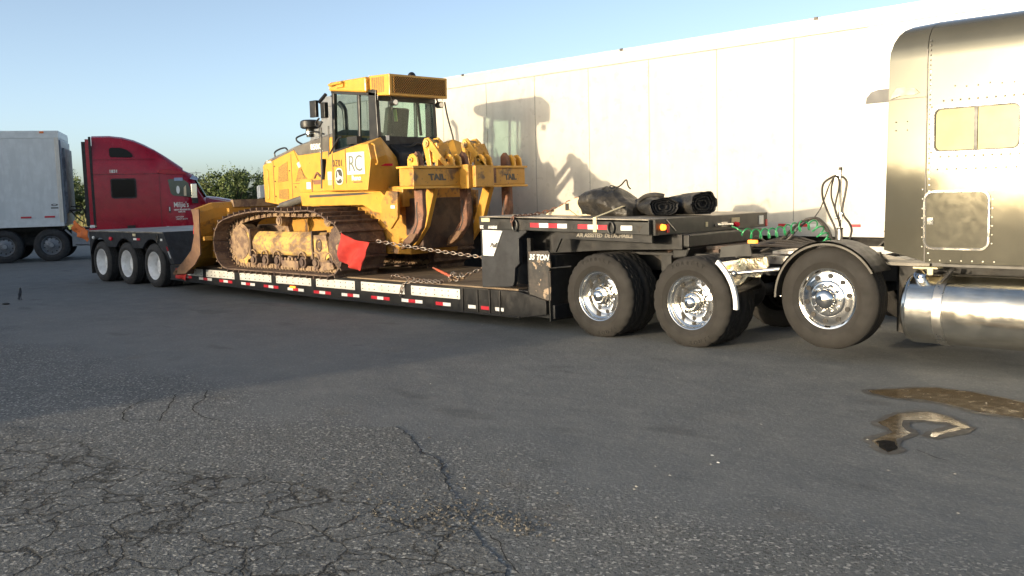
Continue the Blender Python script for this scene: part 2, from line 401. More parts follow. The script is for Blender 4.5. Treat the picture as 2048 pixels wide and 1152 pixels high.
# asphalt yard: reaches about 75 m; beyond it lies the grass
g.add([(-400, -400, 0), (400, -400, 0), (400, 400, 0), (-400, 400, 0)], [(0, 1, 2, 3)])
tag(g.build('ground', gm), kind='structure')
cl_ = [(-8.448, -6.533), (-7.665, -6.038), (-7.072, -5.486), (-6.454, -4.957), (-5.873, -4.437), (-5.387, -4.665), (-4.805, -4.941), (-4.303, -5.293), (-3.858, -5.561), (-3.627, -5.722), (-3.38, -5.834), (-3.145, -5.981)]
def jag(pts, step=.05, amp=.02, seed=0):
    out = []
    for i in range(len(pts)-1):
        a, b = Vector(pts[i]).to_2d() if len(pts[i]) == 2 else Vector(pts[i][:2]), Vector(pts[i+1][:2]); L = (b-a).length; k = max(1, int(L/step)); d = (b-a).normalized(); n = Vector((-d.y, d.x))
        for j in range(k):
            p = a+(b-a)*j/k; q = noise.noise(Vector((p.x*5+seed, p.y*5, seed)))+.5*noise.noise(Vector((p.x*16, p.y*16+seed, 3)))
            out.append(p+n*q*amp)
    out.append(Vector(pts[-1][:2])); return out
edge = jag(cl_, .04, .06)
g = MB(); poly = [(p.x, p.y, .004) for p in edge]+[(-2.6, -7.2, .004), (-2.6, -9.5, .004), (-14, -14, .004), (-12.5, -9.1, .004)]
g.add(poly, [list(range(len(poly)))])
gpm = ground_material('rough_aggregate_asphalt', True)
tag(g.build('asphalt_patch', gpm, weld=False), kind='structure')
# cracks in the pavement: narrow dark filled strips
m_crack = M('crack_fill', (.012, .012, .012), .95)
def crack(pts, w, seed):
    e = jag(pts, .03, .035, seed); mb = MB(); n = len(e); vs = []
    for i, p in enumerate(e):
        d = (e[min(i+1, n-1)]-e[max(i-1, 0)]).normalized(); nn = Vector((-d.y, d.x))
        ww = w*(.35+.9*abs(noise.noise(Vector((p.x*9, p.y*9, seed)))))*(1 if 0 < i < n-1 else .1)
        vs += [(p.x+nn.x*ww, p.y+nn.y*ww, .008), (p.x-nn.x*ww, p.y-nn.y*ww, .008)]
    mb.add(vs, [(2*i, 2*i+1, 2*i+3, 2*i+2) for i in range(n-1)]); return mb
ck = MB()
CR = [(cl_[4:8], .005), ([(-8.505, -4.977), (-8.09, -5.239), (-7.764, -5.466), (-7.558, -5.595)], .009), ([(-8.431, -4.696), (-8.087, -4.929), (-7.873, -5.146), (-7.554, -5.256), (-7.146, -5.271)], .008),
      ([(-8.555, -5.207), (-8.381, -5.464), (-8.124, -5.654), (-7.774, -5.765)], .009), ([(-4.347, -4.93), (-4.112, -5.006), (-3.915, -5.034)], .003), ([(-4.292, -5.22), (-4.045, -5.203), (-3.749, -5.25), (-3.46, -5.433)], .003),
      ([(-2.522, -2.622), (-2.365, -2.731), (-2.248, -2.787)], .006), ([(-3.689, -5.626), (-3.449, -5.712), (-3.091, -5.935)], .006), ([(-7.916, -5.766), (-7.604, -5.565), (-7.331, -5.439)], .006)]
for i, (p, w_) in enumerate(CR): cc = crack(p, w_, i*3.1); ck.add(cc.v, cc.f)
tag(ck.build('pavement_cracks', m_crack, weld=False), kind='structure')
# wet oil and water on the asphalt
mt, t, b = nodes('wet_oily_puddle'); b.inputs['Base Color'].default_value = (.16, .115, .065, 1)  # tan base holds wet sediment and part of the golden reflection
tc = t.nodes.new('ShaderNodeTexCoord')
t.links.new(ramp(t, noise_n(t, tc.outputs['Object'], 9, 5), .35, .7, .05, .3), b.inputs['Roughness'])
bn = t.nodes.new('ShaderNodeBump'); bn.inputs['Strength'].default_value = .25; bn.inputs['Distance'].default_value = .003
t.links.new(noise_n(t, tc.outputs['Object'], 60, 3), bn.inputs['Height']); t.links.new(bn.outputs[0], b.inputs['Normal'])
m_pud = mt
PA = [(-3.588, -1.017), (-3.435, -0.85), (-3.328, -0.691), (-3.165, -0.568), (-2.877, -0.578), (-2.621, -0.648), (-2.404, -0.757), (-2.121, -0.883), (-1.8, -1.0), (-1.9, -1.48), (-2.253, -1.269), (-2.421, -1.28), (-2.567, -1.271), (-2.74, -1.193), (-2.922, -1.111), (-3.085, -1.098), (-3.301, -1.168), (-3.49, -1.119), (-3.588, -1.017)]
PB = [(-2.857, -2.604), (-2.83, -2.288), (-2.915, -2.173), (-3.037, -2.061), (-3.045, -1.685), (-2.884, -1.517), (-2.721, -1.555), (-2.55, -1.734), (-2.455, -1.809), (-2.5, -1.99), (-2.55, -2.171), (-2.556, -2.245), (-2.582, -2.231), (-2.623, -2.123), (-2.575, -2.049), (-2.535, -1.835), (-2.654, -1.74), (-2.709, -1.783), (-2.816, -1.789), (-2.922, -1.892), (-2.862, -2.056), (-2.729, -2.225), (-2.723, -2.377), (-2.743, -2.462), (-2.633, -2.701), (-2.641, -2.817), (-2.741, -2.724), (-2.857, -2.604)]
m_damp = M('damp_asphalt', (.050, .048, .046), .55, c2=(.075, .072, .068), ns=5)
for i, pl in enumerate((PA, PB)):
    e = jag(pl, .04, .05, i*5+2)[:-1]; cx = sum(p.x for p in e)/len(e); cy = sum(p.y for p in e)/len(e); g = MB()
    q = []
    for k_, p in enumerate(e):
        d = (e[(k_+1) % len(e)]-e[k_-1]).normalized(); q.append((p.x-d.y*.055, p.y+d.x*.045, .005))
    g.add(q, [list(range(len(q)))]); tag(g.build('damp_stain', m_damp, weld=False), kind='structure')
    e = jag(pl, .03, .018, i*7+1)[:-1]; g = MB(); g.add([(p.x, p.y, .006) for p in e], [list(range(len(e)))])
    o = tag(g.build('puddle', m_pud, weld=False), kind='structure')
e = jag([(-2.823, -2.61), (-2.789, -2.55), (-2.727, -2.55), (-2.638, -2.689), (-2.641, -2.817), (-2.741, -2.724), (-2.823, -2.61)], .02, .02, 5)[:-1]
g = MB(); g.add([(p.x, p.y, .010) for p in e], [list(range(len(e)))])
tag(g.build('oil_stain', M('black_oil', (.004, .003, .003), .8, bump=1, bs=60, spec=.15), weld=False), kind='structure')
# loose gravel where the patch has broken up: uncountable
rg = random.Random(3); g = MB()
for (cx, cy, sx_, sy_, k) in ((-3.95, -5.55, .16, .13, 170), (-3.62, -5.42, .13, .08, 120), (-4.2, -5.75, .25, .16, 120), (-4.6, -5.3, .5, .35, 120)):
    for i in range(k):
        x, y = rg.gauss(cx, sx_), rg.gauss(cy, sy_); s = rg.uniform(.004, .013); n = 5; a0 = rg.random()*6
        ring = [(x+s*math.cos(a0+2*PI*q/n)*rg.uniform(.7, 1.2), y+s*math.sin(a0+2*PI*q/n)*rg.uniform(.7, 1.2), .006) for q in range(n)]
        g.add(ring+[(x, y, .006+s*rg.uniform(.4, .9))], [(q, (q+1) % n, n) for q in range(n)]+[list(range(n))])
mt, t, b = nodes('loose_stone'); gg = t.nodes.new('ShaderNodeNewGeometry')
t.links.new(mixc(t, gg.outputs['Random Per Island'], (.05, .047, .043), (.17, .15, .12)), b.inputs['Base Color']); b.inputs['Roughness'].default_value = .85
tag(g.build('gravel', mt, weld=False), 'loose brown gravel where the cracked asphalt patch has broken up', 'gravel', kind='stuff')
# grass field beyond the yard
BACK = Vector((-math.sin(CAZ), math.cos(CAZ), 0)); SIDE = Vector((math.cos(CAZ), math.sin(CAZ), 0)); CAM = Vector((0, -CD, 0))
def gp(px, d, z=0.): return CAM+BACK*d+SIDE*((px-1024)/CF*d)+Vector((0, 0, z))
m_field = M('dry_grass_field', (.13, .14, .045), .9, c2=(.20, .18, .075), ns=.4, bump=.6, bs=3)
g = MB(); g.add([gp(-1500, 72, .02), gp(3000, 72, .02), gp(3000, 520, .02), gp(-1500, 520, .02)], [(0, 1, 2, 3)])
tag(g.build('field', m_field), kind='structure')
# grass tufts at the edge of the field: uncountable
m_tuft = M('grass_blades', (.16, .17, .05), .8, c2=(.26, .22, .09), ns=.6)
g = MB()
for i in range(5200):
    px = random.uniform(-60, 760); d = 72.5+random.random()**1.6*26; c = gp(px, d)
    h = random.uniform(.25, .75); a = random.uniform(0, PI); dx = math.cos(a)*.12; dy = math.sin(a)*.12
    lx, ly = random.uniform(-.15, .15), random.uniform(-.15, .15)
    g.add([(c.x-dx, c.y-dy, 0), (c.x+dx, c.y+dy, 0), (c.x+lx, c.y+ly, h)], [(0, 1, 2)])
tag(g.build('grass', m_tuft, weld=False), 'tall dry grass along the edge of the yard below the trees', 'grass', kind='stuff')
# ------------------------------------------------------------------ trees beyond the yard
m_leaf = []
for i, c in enumerate([(.085, .115, .03), (.06, .09, .028), (.11, .125, .035), (.05, .075, .03)]):
    mt, t, b = nodes('mesquite_leaves'); g_ = t.nodes.new('ShaderNodeNewGeometry')
    t.links.new(mixc(t, g_.outputs['Random Per Island'], tuple(x*.55 for x in c), tuple(x*1.5 for x in c)), b.inputs['Base Color'])
    b.inputs['Roughness'].default_value = .7; b.inputs['Subsurface Weight'].default_value = 0
    m_leaf.append(mt)
m_bark = M('mesquite_bark', (.06, .045, .035), .9)
def tree_meshes(seed, H, W, mt):
    rnd = random.Random(seed); br = MB(); lf = MB(); tips = []
    br.tube([(0, 0, -.1), (.05, 0, H*.12), (.1, .05, H*.28)], [.16, .13, .1], 6)
    for k in range(7):
        a = k*2.4+rnd.random(); rr = W*rnd.uniform(.2, .42); hh = H*rnd.uniform(.5, .86)
        p = [(0.05, 0, H*.1+rnd.random()*.4), (math.cos(a)*rr*.5, math.sin(a)*rr*.5, hh*.55), (math.cos(a)*rr, math.sin(a)*rr, hh)]
        br.tube(p, [.09, .06, .025], 5); tips.append(Vector(p[2])); tips.append(Vector(p[1])); 
    cl = []
    for k in range(26):
        a = rnd.uniform(0, 2*PI); q = rnd.random()**.6; z = rnd.uniform(.12, 1)
        rad = W*.5*q*math.sqrt(max(.05, 1-(z*.9-.25)**2*1.3)); cl.append((Vector((math.cos(a)*rad, math.sin(a)*rad, z*H*.92)), rnd.uniform(.35, .85)))
    for tpt in tips: cl.append((tpt, .6))
    for c, r in cl:
        for j in range(int(70*r*1.6)):
            d = Vector((rnd.gauss(0, 1), rnd.gauss(0, 1), rnd.gauss(0, .8))); d = d.normalized()*r*(rnd.random()**.45)
            p = c+d
            if p.z < .1: continue
            s = rnd.uniform(.07, .17); n = Vector((rnd.gauss(0, 1), rnd.gauss(0, 1), rnd.gauss(0, 1))).normalized(); x = n.orthogonal().normalized()*s; y = n.cross(x).normalized()*s*.7
            lf.add([p-x, p+y, p+x, p-y], [(0, 1, 2, 3)])
    # sprigs that break the outline
    for j in range(40):
        c, r = rnd.choice(cl); p = c+Vector((rnd.gauss(0, .5), rnd.gauss(0, .5), r*.9))
        for q in range(7):
            pp = p+Vector((rnd.gauss(0, .06), rnd.gauss(0, .06), q*.09)); s = .06
            n = Vector((rnd.gauss(0, 1), rnd.gauss(0, 1), rnd.gauss(0, 1))).normalized(); x = n.orthogonal().normalized()*s; y = n.cross(x)*.8
            lf.add([pp-x, pp+y, pp+x, pp-y], [(0, 1, 2, 3)])
    return br, lf
protos = []
for i in range(4):
    br, lf = tree_meshes(50+i, 4.6, 5.4, None)
    protos.append((br, lf, i))
pm = []
for br, lf, i in protos:
    o1 = lf.build('crown', m_leaf[i], weld=False); o2 = br.build('trunk', m_bark); pm.append((o1.data, o2.data, i))
    bpy.data.objects.remove(o1); bpy.data.objects.remove(o2)
TR = []
ORD = 'first second third fourth fifth sixth seventh eighth ninth tenth eleventh twelfth thirteenth fourteenth fifteenth sixteenth seventeenth eighteenth nineteenth twentieth'.split()
rt_ = random.Random(11)
names = ['olive green', 'dark green', 'yellow green', 'deep green']
x = -40
while x < 720:
    TR.append((x, rt_.uniform(96, 104), rt_.uniform(.78, 1.08), rt_.randrange(4))); x += rt_.uniform(34, 52)
x = -60
while x < 740:
    TR.append((x, rt_.uniform(108, 118), rt_.uniform(.95, 1.2), rt_.randrange(4))); x += rt_.uniform(48, 66)
cnt = {}
for i, (px, d, s, k) in enumerate(TR):
    row = 'front' if d < 106 else 'rear'
    zone = 'behind the pale grey trailer' if px < 140 else ('in the gap behind the red truck' if px < 200 else ('behind the red truck cab' if px < 400 else ('between red truck and bulldozer hood' if px < 528 else 'behind the bulldozer')))
    cnt[(row, zone)] = cnt.get((row, zone), 0)+1
    lbl = '%s mesquite, %s from the left %s, %s row' % (names[k], ORD[cnt[(row, zone)]-1], zone, row)
    o = thing('mesquite_tree', gp(px, d), lbl, 'tree', 'mesquite trees beyond the yard', rz=rt_.uniform(0, 6.28)); o.scale = (s, s, s)
    for me, nm in ((pm[k][0], 'crown'), (pm[k][1], 'trunk')):
        c = bpy.data.objects.new(nm, me); COL.objects.link(c); c.parent = o
# ------------------------------------------------------------------ wheels
TY = {}
def tyre_mesh(Rr, W, rim, key, drive, mt):
    """tyre with its outer face at y=0, going to y=W"""
    prof = [(rim, .03), (rim+.012, .012), (rim+.03, .004), (rim+.035, -.001), (rim+(Rr-rim)*.30, -.006), (rim+(Rr-rim)*.33, -.012), (rim+(Rr-rim)*.40, -.012), (Rr-.055, -.004), (Rr-.03, .012), (Rr-.012, .024), (Rr, .04)]
    g = W-.08; ys = [.04+g*i/18 for i in range(1, 18)]
    full = prof+[(Rr+.002, y) for y in ys]+[(r, W-y) for r, y in prof[::-1]]
    n = 96
    def rf(r, a, t, j):
        k = int(round(t/(2*PI)*n))
        if 11 <= j <= 27:
            q = j-11
            if q in (4, 8, 12): return r-.012
            if drive and ((k+(q//4)*2) % 4 == 0): return r-.012
            return r
        if drive and j in (9, 10, 28, 29) and k % 4 == 0: return r-.012
        return r
    mb = MB(); mb.lathe(full, (0, 0, 0), 'Y', n, rf)
    for i, v in enumerate(mb.v):       # flattened foot
        if v.z < -(Rr-.012): v.z = -(Rr-.012)
    if key not in TY:
        o = mb.build('tyre', mt); TY[key] = o.data; bpy.data.objects.remove(o)
    return TY[key]
def obj(name, me, parent, loc, rz=0):
    o = bpy.data.objects.new(name, me); COL.objects.link(o); o.parent = parent; o.location = loc; o.rotation_euler = (0, 0, rz)
    OFF[o] = Vector((0, 0, 0)); return o
def once(key, fn):
    if key not in TY:
        o = fn(); TY[key] = o.data; bpy.data.objects.remove(o)
    return TY[key]
def rim_drive():
    mb = MB(); mb.lathe([(.312, .03), (.314, .018), (.308, .010), (.298, .014), (.288, .03), (.282, .06), (.262, .075), (.256, .16), (.245, .185), (.225, .195)], (0, 0, 0), 'Y', 64); return mb.build('rim', m_chrome)
def disc_drive():
    mb = MB(); mb.lathe([(.232, .192), (.2, .188), (.165, .178), (.15, .168), (.148, .150), (.128, .146), (.124, .11), (.118, .06), (.108, .035), (.085, .022), (.078, .0), (.06, -.02), (.03, -.032), (.0001, -.036)], (0, 0, 0), 'Y', 48)
    for k in range(10):
        a = 2*PI*k/10+.15; c = Vector((math.cos(a)*.137, 0, math.sin(a)*.137)); mb.cyl(c+Vector((0, .15, 0)), c+Vector((0, .095, 0)), .017, .012, 8)
    return mb.build('wheel', m_chrome)
def holes(n, r, rr, y, key):
    def fn():
        mb = MB()
        for k in range(n):
            a = 2*PI*(k+.5)/n; c = Vector((math.cos(a)*r, y, math.sin(a)*r)); mb.cyl(c, c+Vector((0, .01, 0)), rr, rr, 14)
        return mb.build('hand_holes', m_blackdull)
    return once(key, fn)
def rim_steer():
    mb = MB(); mb.lathe([(.316, .03), (.318, .016), (.31, .006), (.298, .010), (.288, .026), (.282, .034), (.262, .036), (.248, .028), (.205, .024), (.185, .022)], (0, 0, 0), 'Y', 64); return mb.build('rim', m_chrome)
def disc_steer():
    mb = MB(); mb.lathe([(.187, .020), (.18, .012), (.165, .006), (.11, .004), (.108, -.03), (.1, -.06), (.082, -.085), (.05, -.1), (.0001, -.105)], (0, 0, 0), 'Y', 48)
    for k in range(10):
        a = 2*PI*k/10+.1; c = Vector((math.cos(a)*.142, 0, math.sin(a)*.142)); mb.cyl(c+Vector((0, .006, 0)), c+Vector((0, -.045, 0)), .019, .013, 8)
    return mb.build('wheel', m_chrome)
def rim_trailer():
    mb = MB(); mb.lathe([(.298, .03), (.30, .014), (.294, .008), (.284, .012), (.274, .03), (.262, .06), (.250, .08), (.244, .19), (.215, .215), (.14, .225)], (0, 0, 0), 'Y', 56); return mb.build('rim', m_wheelgrey)
def disc_trailer():
    mb = MB(); mb.lathe([(.15, .222), (.13, .215), (.128, .16), (.118, .13), (.085, .12), (.0001, .118)], (0, 0, 0), 'Y', 32)
    for k in range(10):
        a = 2*PI*k/10; c = Vector((math.cos(a)*.165, 0, math.sin(a)*.165)); mb.cyl(c+Vector((0, .222, 0)), c+Vector((0, .185, 0)), .015, .012, 8)
    return mb.build('wheel', m_wheelgrey)
def rim_old():
    mb = MB(); mb.lathe([(.30, .03), (.302, .014), (.294, .008), (.28, .03), (.262, .06), (.250, .09), (.235, .11), (.2, .10), (.15, .085)], (0, 0, 0), 'Y', 40); return mb.build('rim', m_olddull)
def disc_old():
    mb = MB(); mb.lathe([(.155, .085), (.13, .07), (.09, .06), (.085, .02), (.07, .0), (.0001, -.005)], (0, 0, 0), 'Y', 28)
    for k in range(10):
        a = 2*PI*k/10; c = Vector((math.cos(a)*.125, 0, math.sin(a)*.125)); mb.cyl(c+Vector((0, .07, 0)), c+Vector((0, .035, 0)), .014, .011, 6)
    return mb.build('wheel', m_olddull)
def wheel(parent, x, y, z, kind, far=False, label=None, spin=0.):
    """y = outer face; kind drive / steer / trailer / old / inner"""
    off = OFF[parent]; rz = PI if far else 0
    K = {'drive': (rim_drive, disc_drive, ('t1', .522, .275, .30, True, m_rubber), ('h1', 10, .208, .026, .183)),
         'steer': (rim_steer, disc_steer, ('t2', .522, .29, .30, False, m_rubber), ('h2', 10, .232, .026, .018)),
         'trailer': (rim_trailer, disc_trailer, ('t3', .465, .25, .285, False, m_rubberclean), ('h3', 8, .215, .018, .208)),
         'old': (rim_old, disc_old, ('t4', .515, .27, .285, False, m_rubberclean), ('h4', 10, .218, .022, .10))}[kind]
    w_ = obj('wheel', once('d'+kind, K[1]), parent, Vector((x, y, z))-off, rz)
    w_.rotation_euler = (0, spin, rz)
    k, Rr, W, rim, dr, mt = K[2]
    obj('tyre', tyre_mesh(Rr, W, rim, k, dr, mt), w_, (0, 0, 0)).rotation_euler = (0, -spin, 0)
    obj('rim', once('r'+kind, K[0]), w_, (0, 0, 0))
    h = K[3]; obj('hand_holes', holes(h[1], h[2], h[3], h[4], h[0]), w_, (0, 0, 0))
    if kind == 'drive': obj('lettering', once('ltr', tyre_letters), w_, (0, 0, 0)).rotation_euler = (0, -spin, 0)
    if label: w_['label'] = label
    return w_
def tyre_letters():
    mb = MB(); rr = .455
    for word, a0 in (('KORBELT', 118), ('ROUTE', -68)):
        for i, ch in enumerate(word):
            cu = bpy.data.curves.new('l', 'FONT'); cu.body = ch; cu.size = .062; cu.extrude = .002; cu.offset = .001; cu.align_x = 'CENTER'; cu.align_y = 'CENTER'; cu.resolution_u = 2
            t = bpy.data.objects.new('l', cu); COL.objects.link(t)
            me = bpy.data.meshes.new_from_object(t.evaluated_get(bpy.context.evaluated_depsgraph_get())); bpy.data.objects.remove(t)
            a = R(a0-i*8.5 if a0 > 0 else a0-20+i*8.5); c = Vector((math.cos(a)*rr, -.0105, math.sin(a)*rr)) if a0 > 0 else Vector((math.cos(a)*rr, -.0105, math.sin(a)*rr))
            rot = Matrix.Rotation(-(a-PI/2) if a0 > 0 else -(a+PI/2), 4, 'Y') @ Matrix.Rotation(PI/2, 4, 'X')
            vs = [c+(rot @ v.co) for v in me.vertices]; mb.add(vs, [tuple(p.vertices) for p in me.polygons])
    return mb.build('lettering', M('dark_sidewall_lettering', (.010, .009, .008), .8), weld=False)
def inner_tyre(parent, x, y, z, kind):
    p = {'drive': ('t1', .522, .275, .30, True, m_rubber), 'trailer': ('t3', .465, .25, .285, False, m_rubberclean), 'old': ('t4', .515, .27, .285, False, m_rubberclean)}[kind]
    return obj('tyre', tyre_mesh(p[1], p[2], p[3], p[0], p[4], p[5]), parent, Vector((x, y, z))-OFF[parent])
# ------------------------------------------------------------------ lowboy trailer
LB = thing('lowboy_trailer', (-14.5, 1.295, 0), 'long black detachable gooseneck lowboy trailer carrying the yellow bulldozer', 'trailer')
def lb(n, mb, mt, p=None, **k): return mb.build(n, mt, p or LB, **k)
zr = lambda x: .145+max(0, (-x-13.5))*.0125        # gentle camber of the lower flange
low = [(x, zr(x)) for x in (-18.72, -17.5, -16, -14.5, -13, -11, -9.75, -8.79)]
for y0, y1, nm in ((.0, .09, 'side_rail'), (2.50, 2.59, 'side_rail')):
    b = MB(); b.prism(low+[(-8.32, .22), (-8.32, .40), (-8.80, .495), (-18.72, .50)], y0, y1)
    s = -1 if y0 == 0 else 1; ye = y0 if s < 0 else y1
    for i in range(len(low)-1):      # lower flange lip
        (xa, za), (xb, zb) = low[i], low[i+1]
        b.add([(xa, ye+s*.02, za-.004), (xb, ye+s*.02, zb-.004), (xb, ye-s*.05, zb-.004), (xa, ye-s*.05, za-.004), (xa, ye+s*.02, za+.014), (xb, ye+s*.02, zb+.014), (xb, ye-s*.05, zb+.014), (xa, ye-s*.05, za+.014)],
              [(0, 1, 2, 3), (4, 5, 6, 7), (0, 1, 5, 4), (0, 3, 7, 4), (1, 2, 6, 5)])
    sr = lb(nm, b, m_black, bevel=.004)
    if y0 == 0: SR = sr
b = MB(); b.box(-18.7, -8.9, .095, 2.495, .44, .515)
lb('deck_planks', b, m_wood)
b = MB(); b.box(-18.6, -9.0, .1, 2.49, .24, .43); b.cut()
for x in (-17.3, -16, -14.8, -13.5, -12.3, -11.1, -9.9): b.box(x, x+.1, .1, 2.49, .18, .436); b.cut()
lb('crossmembers', b, m_blackdull)
plates = [(-18.0, -17.36), (-17.21, -16.15), (-15.95, -14.88), (-14.72, -13.64), (-13.49, -12.42), (-12.25, -11.18), (-11.02, -9.95)]
m_plate = M('aluminium_side_plate', (.66, .65, .60), .38, .15, c2=(.5, .48, .42), ns=4, lo=.5, hi=.75)
for a, c in plates:
    b = MB(); b.box(a, c, -.012, -.001, .325, .468); pl = lb('side_plate', b, m_plate, bevel=.003)
    r = MB(); k = max(4, int((c-a)/.14))
    for i in range(k):
        xx = a+.045+(c-a-.09)*i/(k-1)
        if i % 3 == 2: xx -= .03
        for z in (.362, .430): r.cyl((xx, -.012, z), (xx, -.019, z), .0095, .008, 8)
    lb('rivets', r, m_rivetdark, pl)
def tapes(parent, segs, z0, z1, y=-.0045, zf=None, face='Y'):
    for a, c, s in segs:
        for i, ch in enumerate(s):
            x0 = a+(c-a)*i/len(s); x1 = a+(c-a)*(i+1)/len(s); dz = zf((x0+x1)/2) if zf else 0
            b = MB(); b.box(x0, x1, y, y+.004, z0+dz, z1+dz)
            b.build('reflective_strip', m_tapew if ch == 'w' else m_taper, parent)
tapes(SR, [(-18.11, -17.81, 'wr'), (-17.52, -17.02, 'wrw'), (-16.73, -16.25, 'rwr'), (-15.92, -15.45, 'wrw'), (-15.15, -14.67, 'rwr'), (-14.37, -13.88, 'wrw'), (-13.58, -13.09, 'rwr'), (-12.79, -12.32, 'wrw'), (-12.01, -11.55, 'rwr'), (-11.26, -10.78, 'wrw'), (-10.48, -10.16, 'rw'), (-9.79, -9.64, 'w'), (-9.53, -9.36, 'r'), (-9.25, -9.09, 'w')],
      .065, .113, zf=lambda x: zr(x))
b = MB(); b.box(-14.28, -14.13, -.022, -.001, .262, .298); lb('marker_lamp', b, m_amber, bevel=.004)
# pockets at the front end of the rail
b = MB()
for x in (-9.90, -9.60, -9.36, -9.16): b.box(x, x+.02, -.018, -.001, .17, .488); b.cut()
b.box(-9.9, -9.36, -.03, -.001, .488, .50)
lb('stake_pockets', b, m_blackdull)
# nose steps in front of the deck
b = MB()
for i in range(4):
    x = -8.9+i*.16; b.box(x, x+.165, .1, .55, .16, .50-i*.055)
b.box(-8.9, -8.3, .55, 2.49, .16, .40)
lb('nose_steps', b, m_navy, bevel=.006)
# gooseneck ------------------------------------------------
zt = lambda x: 1.487-(x+9.5)*.0145; zb = lambda x: 1.322-(x+9.5)*.0172
b = MB(); b.prism([(-9.52, zb(-9.52)), (-6.67, zb(-6.67)), (-6.67, zt(-6.67)), (-9.52, zt(-9.52))], 0, .07)
GR = lb('gooseneck_rail', b, m_dark, bevel=.004)
b = MB(); b.prism([(-9.52, zb(-9.52)), (-6.67, zb(-6.67)), (-6.67, zt(-6.67)), (-9.52, zt(-9.52))], 2.52, 2.59); lb('gooseneck_rail', b, m_dark)
b = MB(); b.prism([(-9.5, zt(-9.5)-.025), (-6.68, zt(-6.68)-.025), (-6.68, zt(-6.68)+.008), (-9.5, zt(-9.5)+.008)], .0, 2.59)
m_deckpl = M('worn_deck_plate', (.34, .31, .27), .45, .4, c2=(.2, .18, .15), ns=3); lb('gooseneck_deck', b, m_deckpl)
# front face of the gooseneck deck
b = MB(); b.prism([(-6.69, .07), (-6.63, .07), (-6.57, 2.52), (-6.69, 2.52)], 1.262, 1.452, 'Z'); FF = lb('gooseneck_front', b, m_dark, bevel=.004)
fx = lambda y: -6.63+(y-.07)*.0245
b = MB(); b.box(fx(2.36), fx(2.36)+.012, 2.31, 2.41, 1.30, 1.415); lb('reflective_strip', b, m_tapew, FF)
b = MB(); b.box(fx(1.1), fx(1.1)+.01, 1.085, 1.125, 1.32, 1.38); lb('reflective_strip', b, m_strap, FF)
b = MB(); b.box(fx(1.75), fx(1.75)+.01, 1.66, 1.84, 1.35, 1.41); lb('data_plate', b, m_strap, FF)
b = MB(); b.cyl((fx(1.3)+.03, 1.28, 1.335), (fx(1.6)+.04, 1.62, 1.33), .022, .018, 10); b.box(fx(1.4), fx(1.4)+.05, 1.36, 1.5, 1.31, 1.365); lb('air_coupling', b, m_alu, FF)
b = MB(); b.cyl((fx(1.7)+.02, 1.72, 1.325), (fx(1.7)+.07, 1.70, 1.325), .035, .03, 12); lb('gladhand', b, m_redlens, FF)
b = MB(); b.box(fx(2.5), fx(2.5)+.008, 2.47, 2.515, 1.27, 1.36); lb('reflective_strip', b, m_taper, FF)
b = MB(); b.bar((fx(.3)+.004, .28, 1.44), (fx(.5)+.004, .46, 1.30), .008, .012, up=(1, 0, 0)); lb('weld_seam', b, m_alu, FF)
b = MB(); b.box(-6.7, -6.42, .45, 2.14, 1.10, 1.262); b.prism([(-6.7, .96), (-6.5, .98), (-6.44, 1.10), (-6.7, 1.10)], .5, 2.1); lb('gooseneck_neck', b, m_black, bevel=.02)
b = MB()
for y0, y1 in ((.42, .56), (2.03, 2.17)):
    b.prism([(-9.4, .9), (-8.3, 1.0), (-7.6, 1.05), (-6.5, 1.08), (-6.5, 1.26), (-9.4, 1.30)], y0, y1); b.cut()
lb('gooseneck_beam', b, m_black, bevel=.006)
# side stiffener below the deck carrying the lettering
b = MB(); b.prism([(-8.12, 1.205), (-6.7, 1.175), (-6.7, zb(-6.7)), (-8.2, zb(-8.2)), (-8.3, 1.24), (-8.28, 1.03), (-8.22, 1.03)], .10, .13)
ST = lb('side_stiffener', b, m_black)
text('AIR ASSISTED  DETACHABLE', .066, (-7.42, .098, 1.25), 'front', M('faded_white_lettering', (.22, .2, .17), .6), ST, bold=.002, sx=1.05, shear=.15)
# rear legs: the upright plates the gooseneck stands on
b = MB(); b.prism([(-9.52, .515), (-8.99, .545)]+[(-8.93, .56), (-8.90, .62)]+[(-8.88, .80), (-8.80, .86), (-8.80, 1.19), (-8.66, 1.28), (-8.66, 1.315), (-9.52, 1.32)], .02, .09)
LG = lb('gooseneck_leg', b, m_navy, bevel=.01)
b = MB(); b.prism([(-9.52, .515), (-8.99, .545)]+[(-8.93, .56), (-8.90, .62)]+[(-8.88, .80), (-8.80, .86), (-8.80, 1.19), (-8.66, 1.28), (-8.66, 1.315), (-9.52, 1.32)], 2.5, 2.57)
lb('gooseneck_leg', b, m_navy)
b = MB(); b.prism([(-9.47, 1.305), (-9.09, 1.297), (-9.27, .955), (-9.47, .96)], .008, .018)
pn = lb('sign_plate', b, m_tapew)
text('Pull', .085, (-9.27, .006, 1.10), 'front', m_rivetdark, pn, bold=.004, shear=.5).rotation_euler = (0, 0, 0)
m_let = M('white_lettering', (.72, .72, .70), .5)
text('EZ', .055, (-9.47, -.003, 1.345), 'front', m_let, GR, bold=.003)
text('H-HDG', .05, (-9.26, -.003, 1.343), 'front', m_let, GR, bold=.003, shear=.2)
b = MB(); b.box(-9.47, -9.31, -.008, -.002, 1.42, 1.47); lb('data_plate', b, m_strap, GR)
b = MB(); b.prism([(-8.66, .37), (-8.28, .40), (-8.28, 1.02), (-8.32, 1.05), (-8.66, 1.03)], .05, .085)
m_scuff = M('chipped_plate', (.07, .055, .045), .6, c2=(.02, .02, .02), ns=3, lo=.35, hi=.6, c3=(.30, .22, .15), ns3=6, lo3=.56, hi3=.62)
LP = lb('leg_plate', b, m_scuff, bevel=.01)
text('35 TON', .10, (-8.47, .045, .955), 'front', m_let, LP, bold=.003, shear=.25)
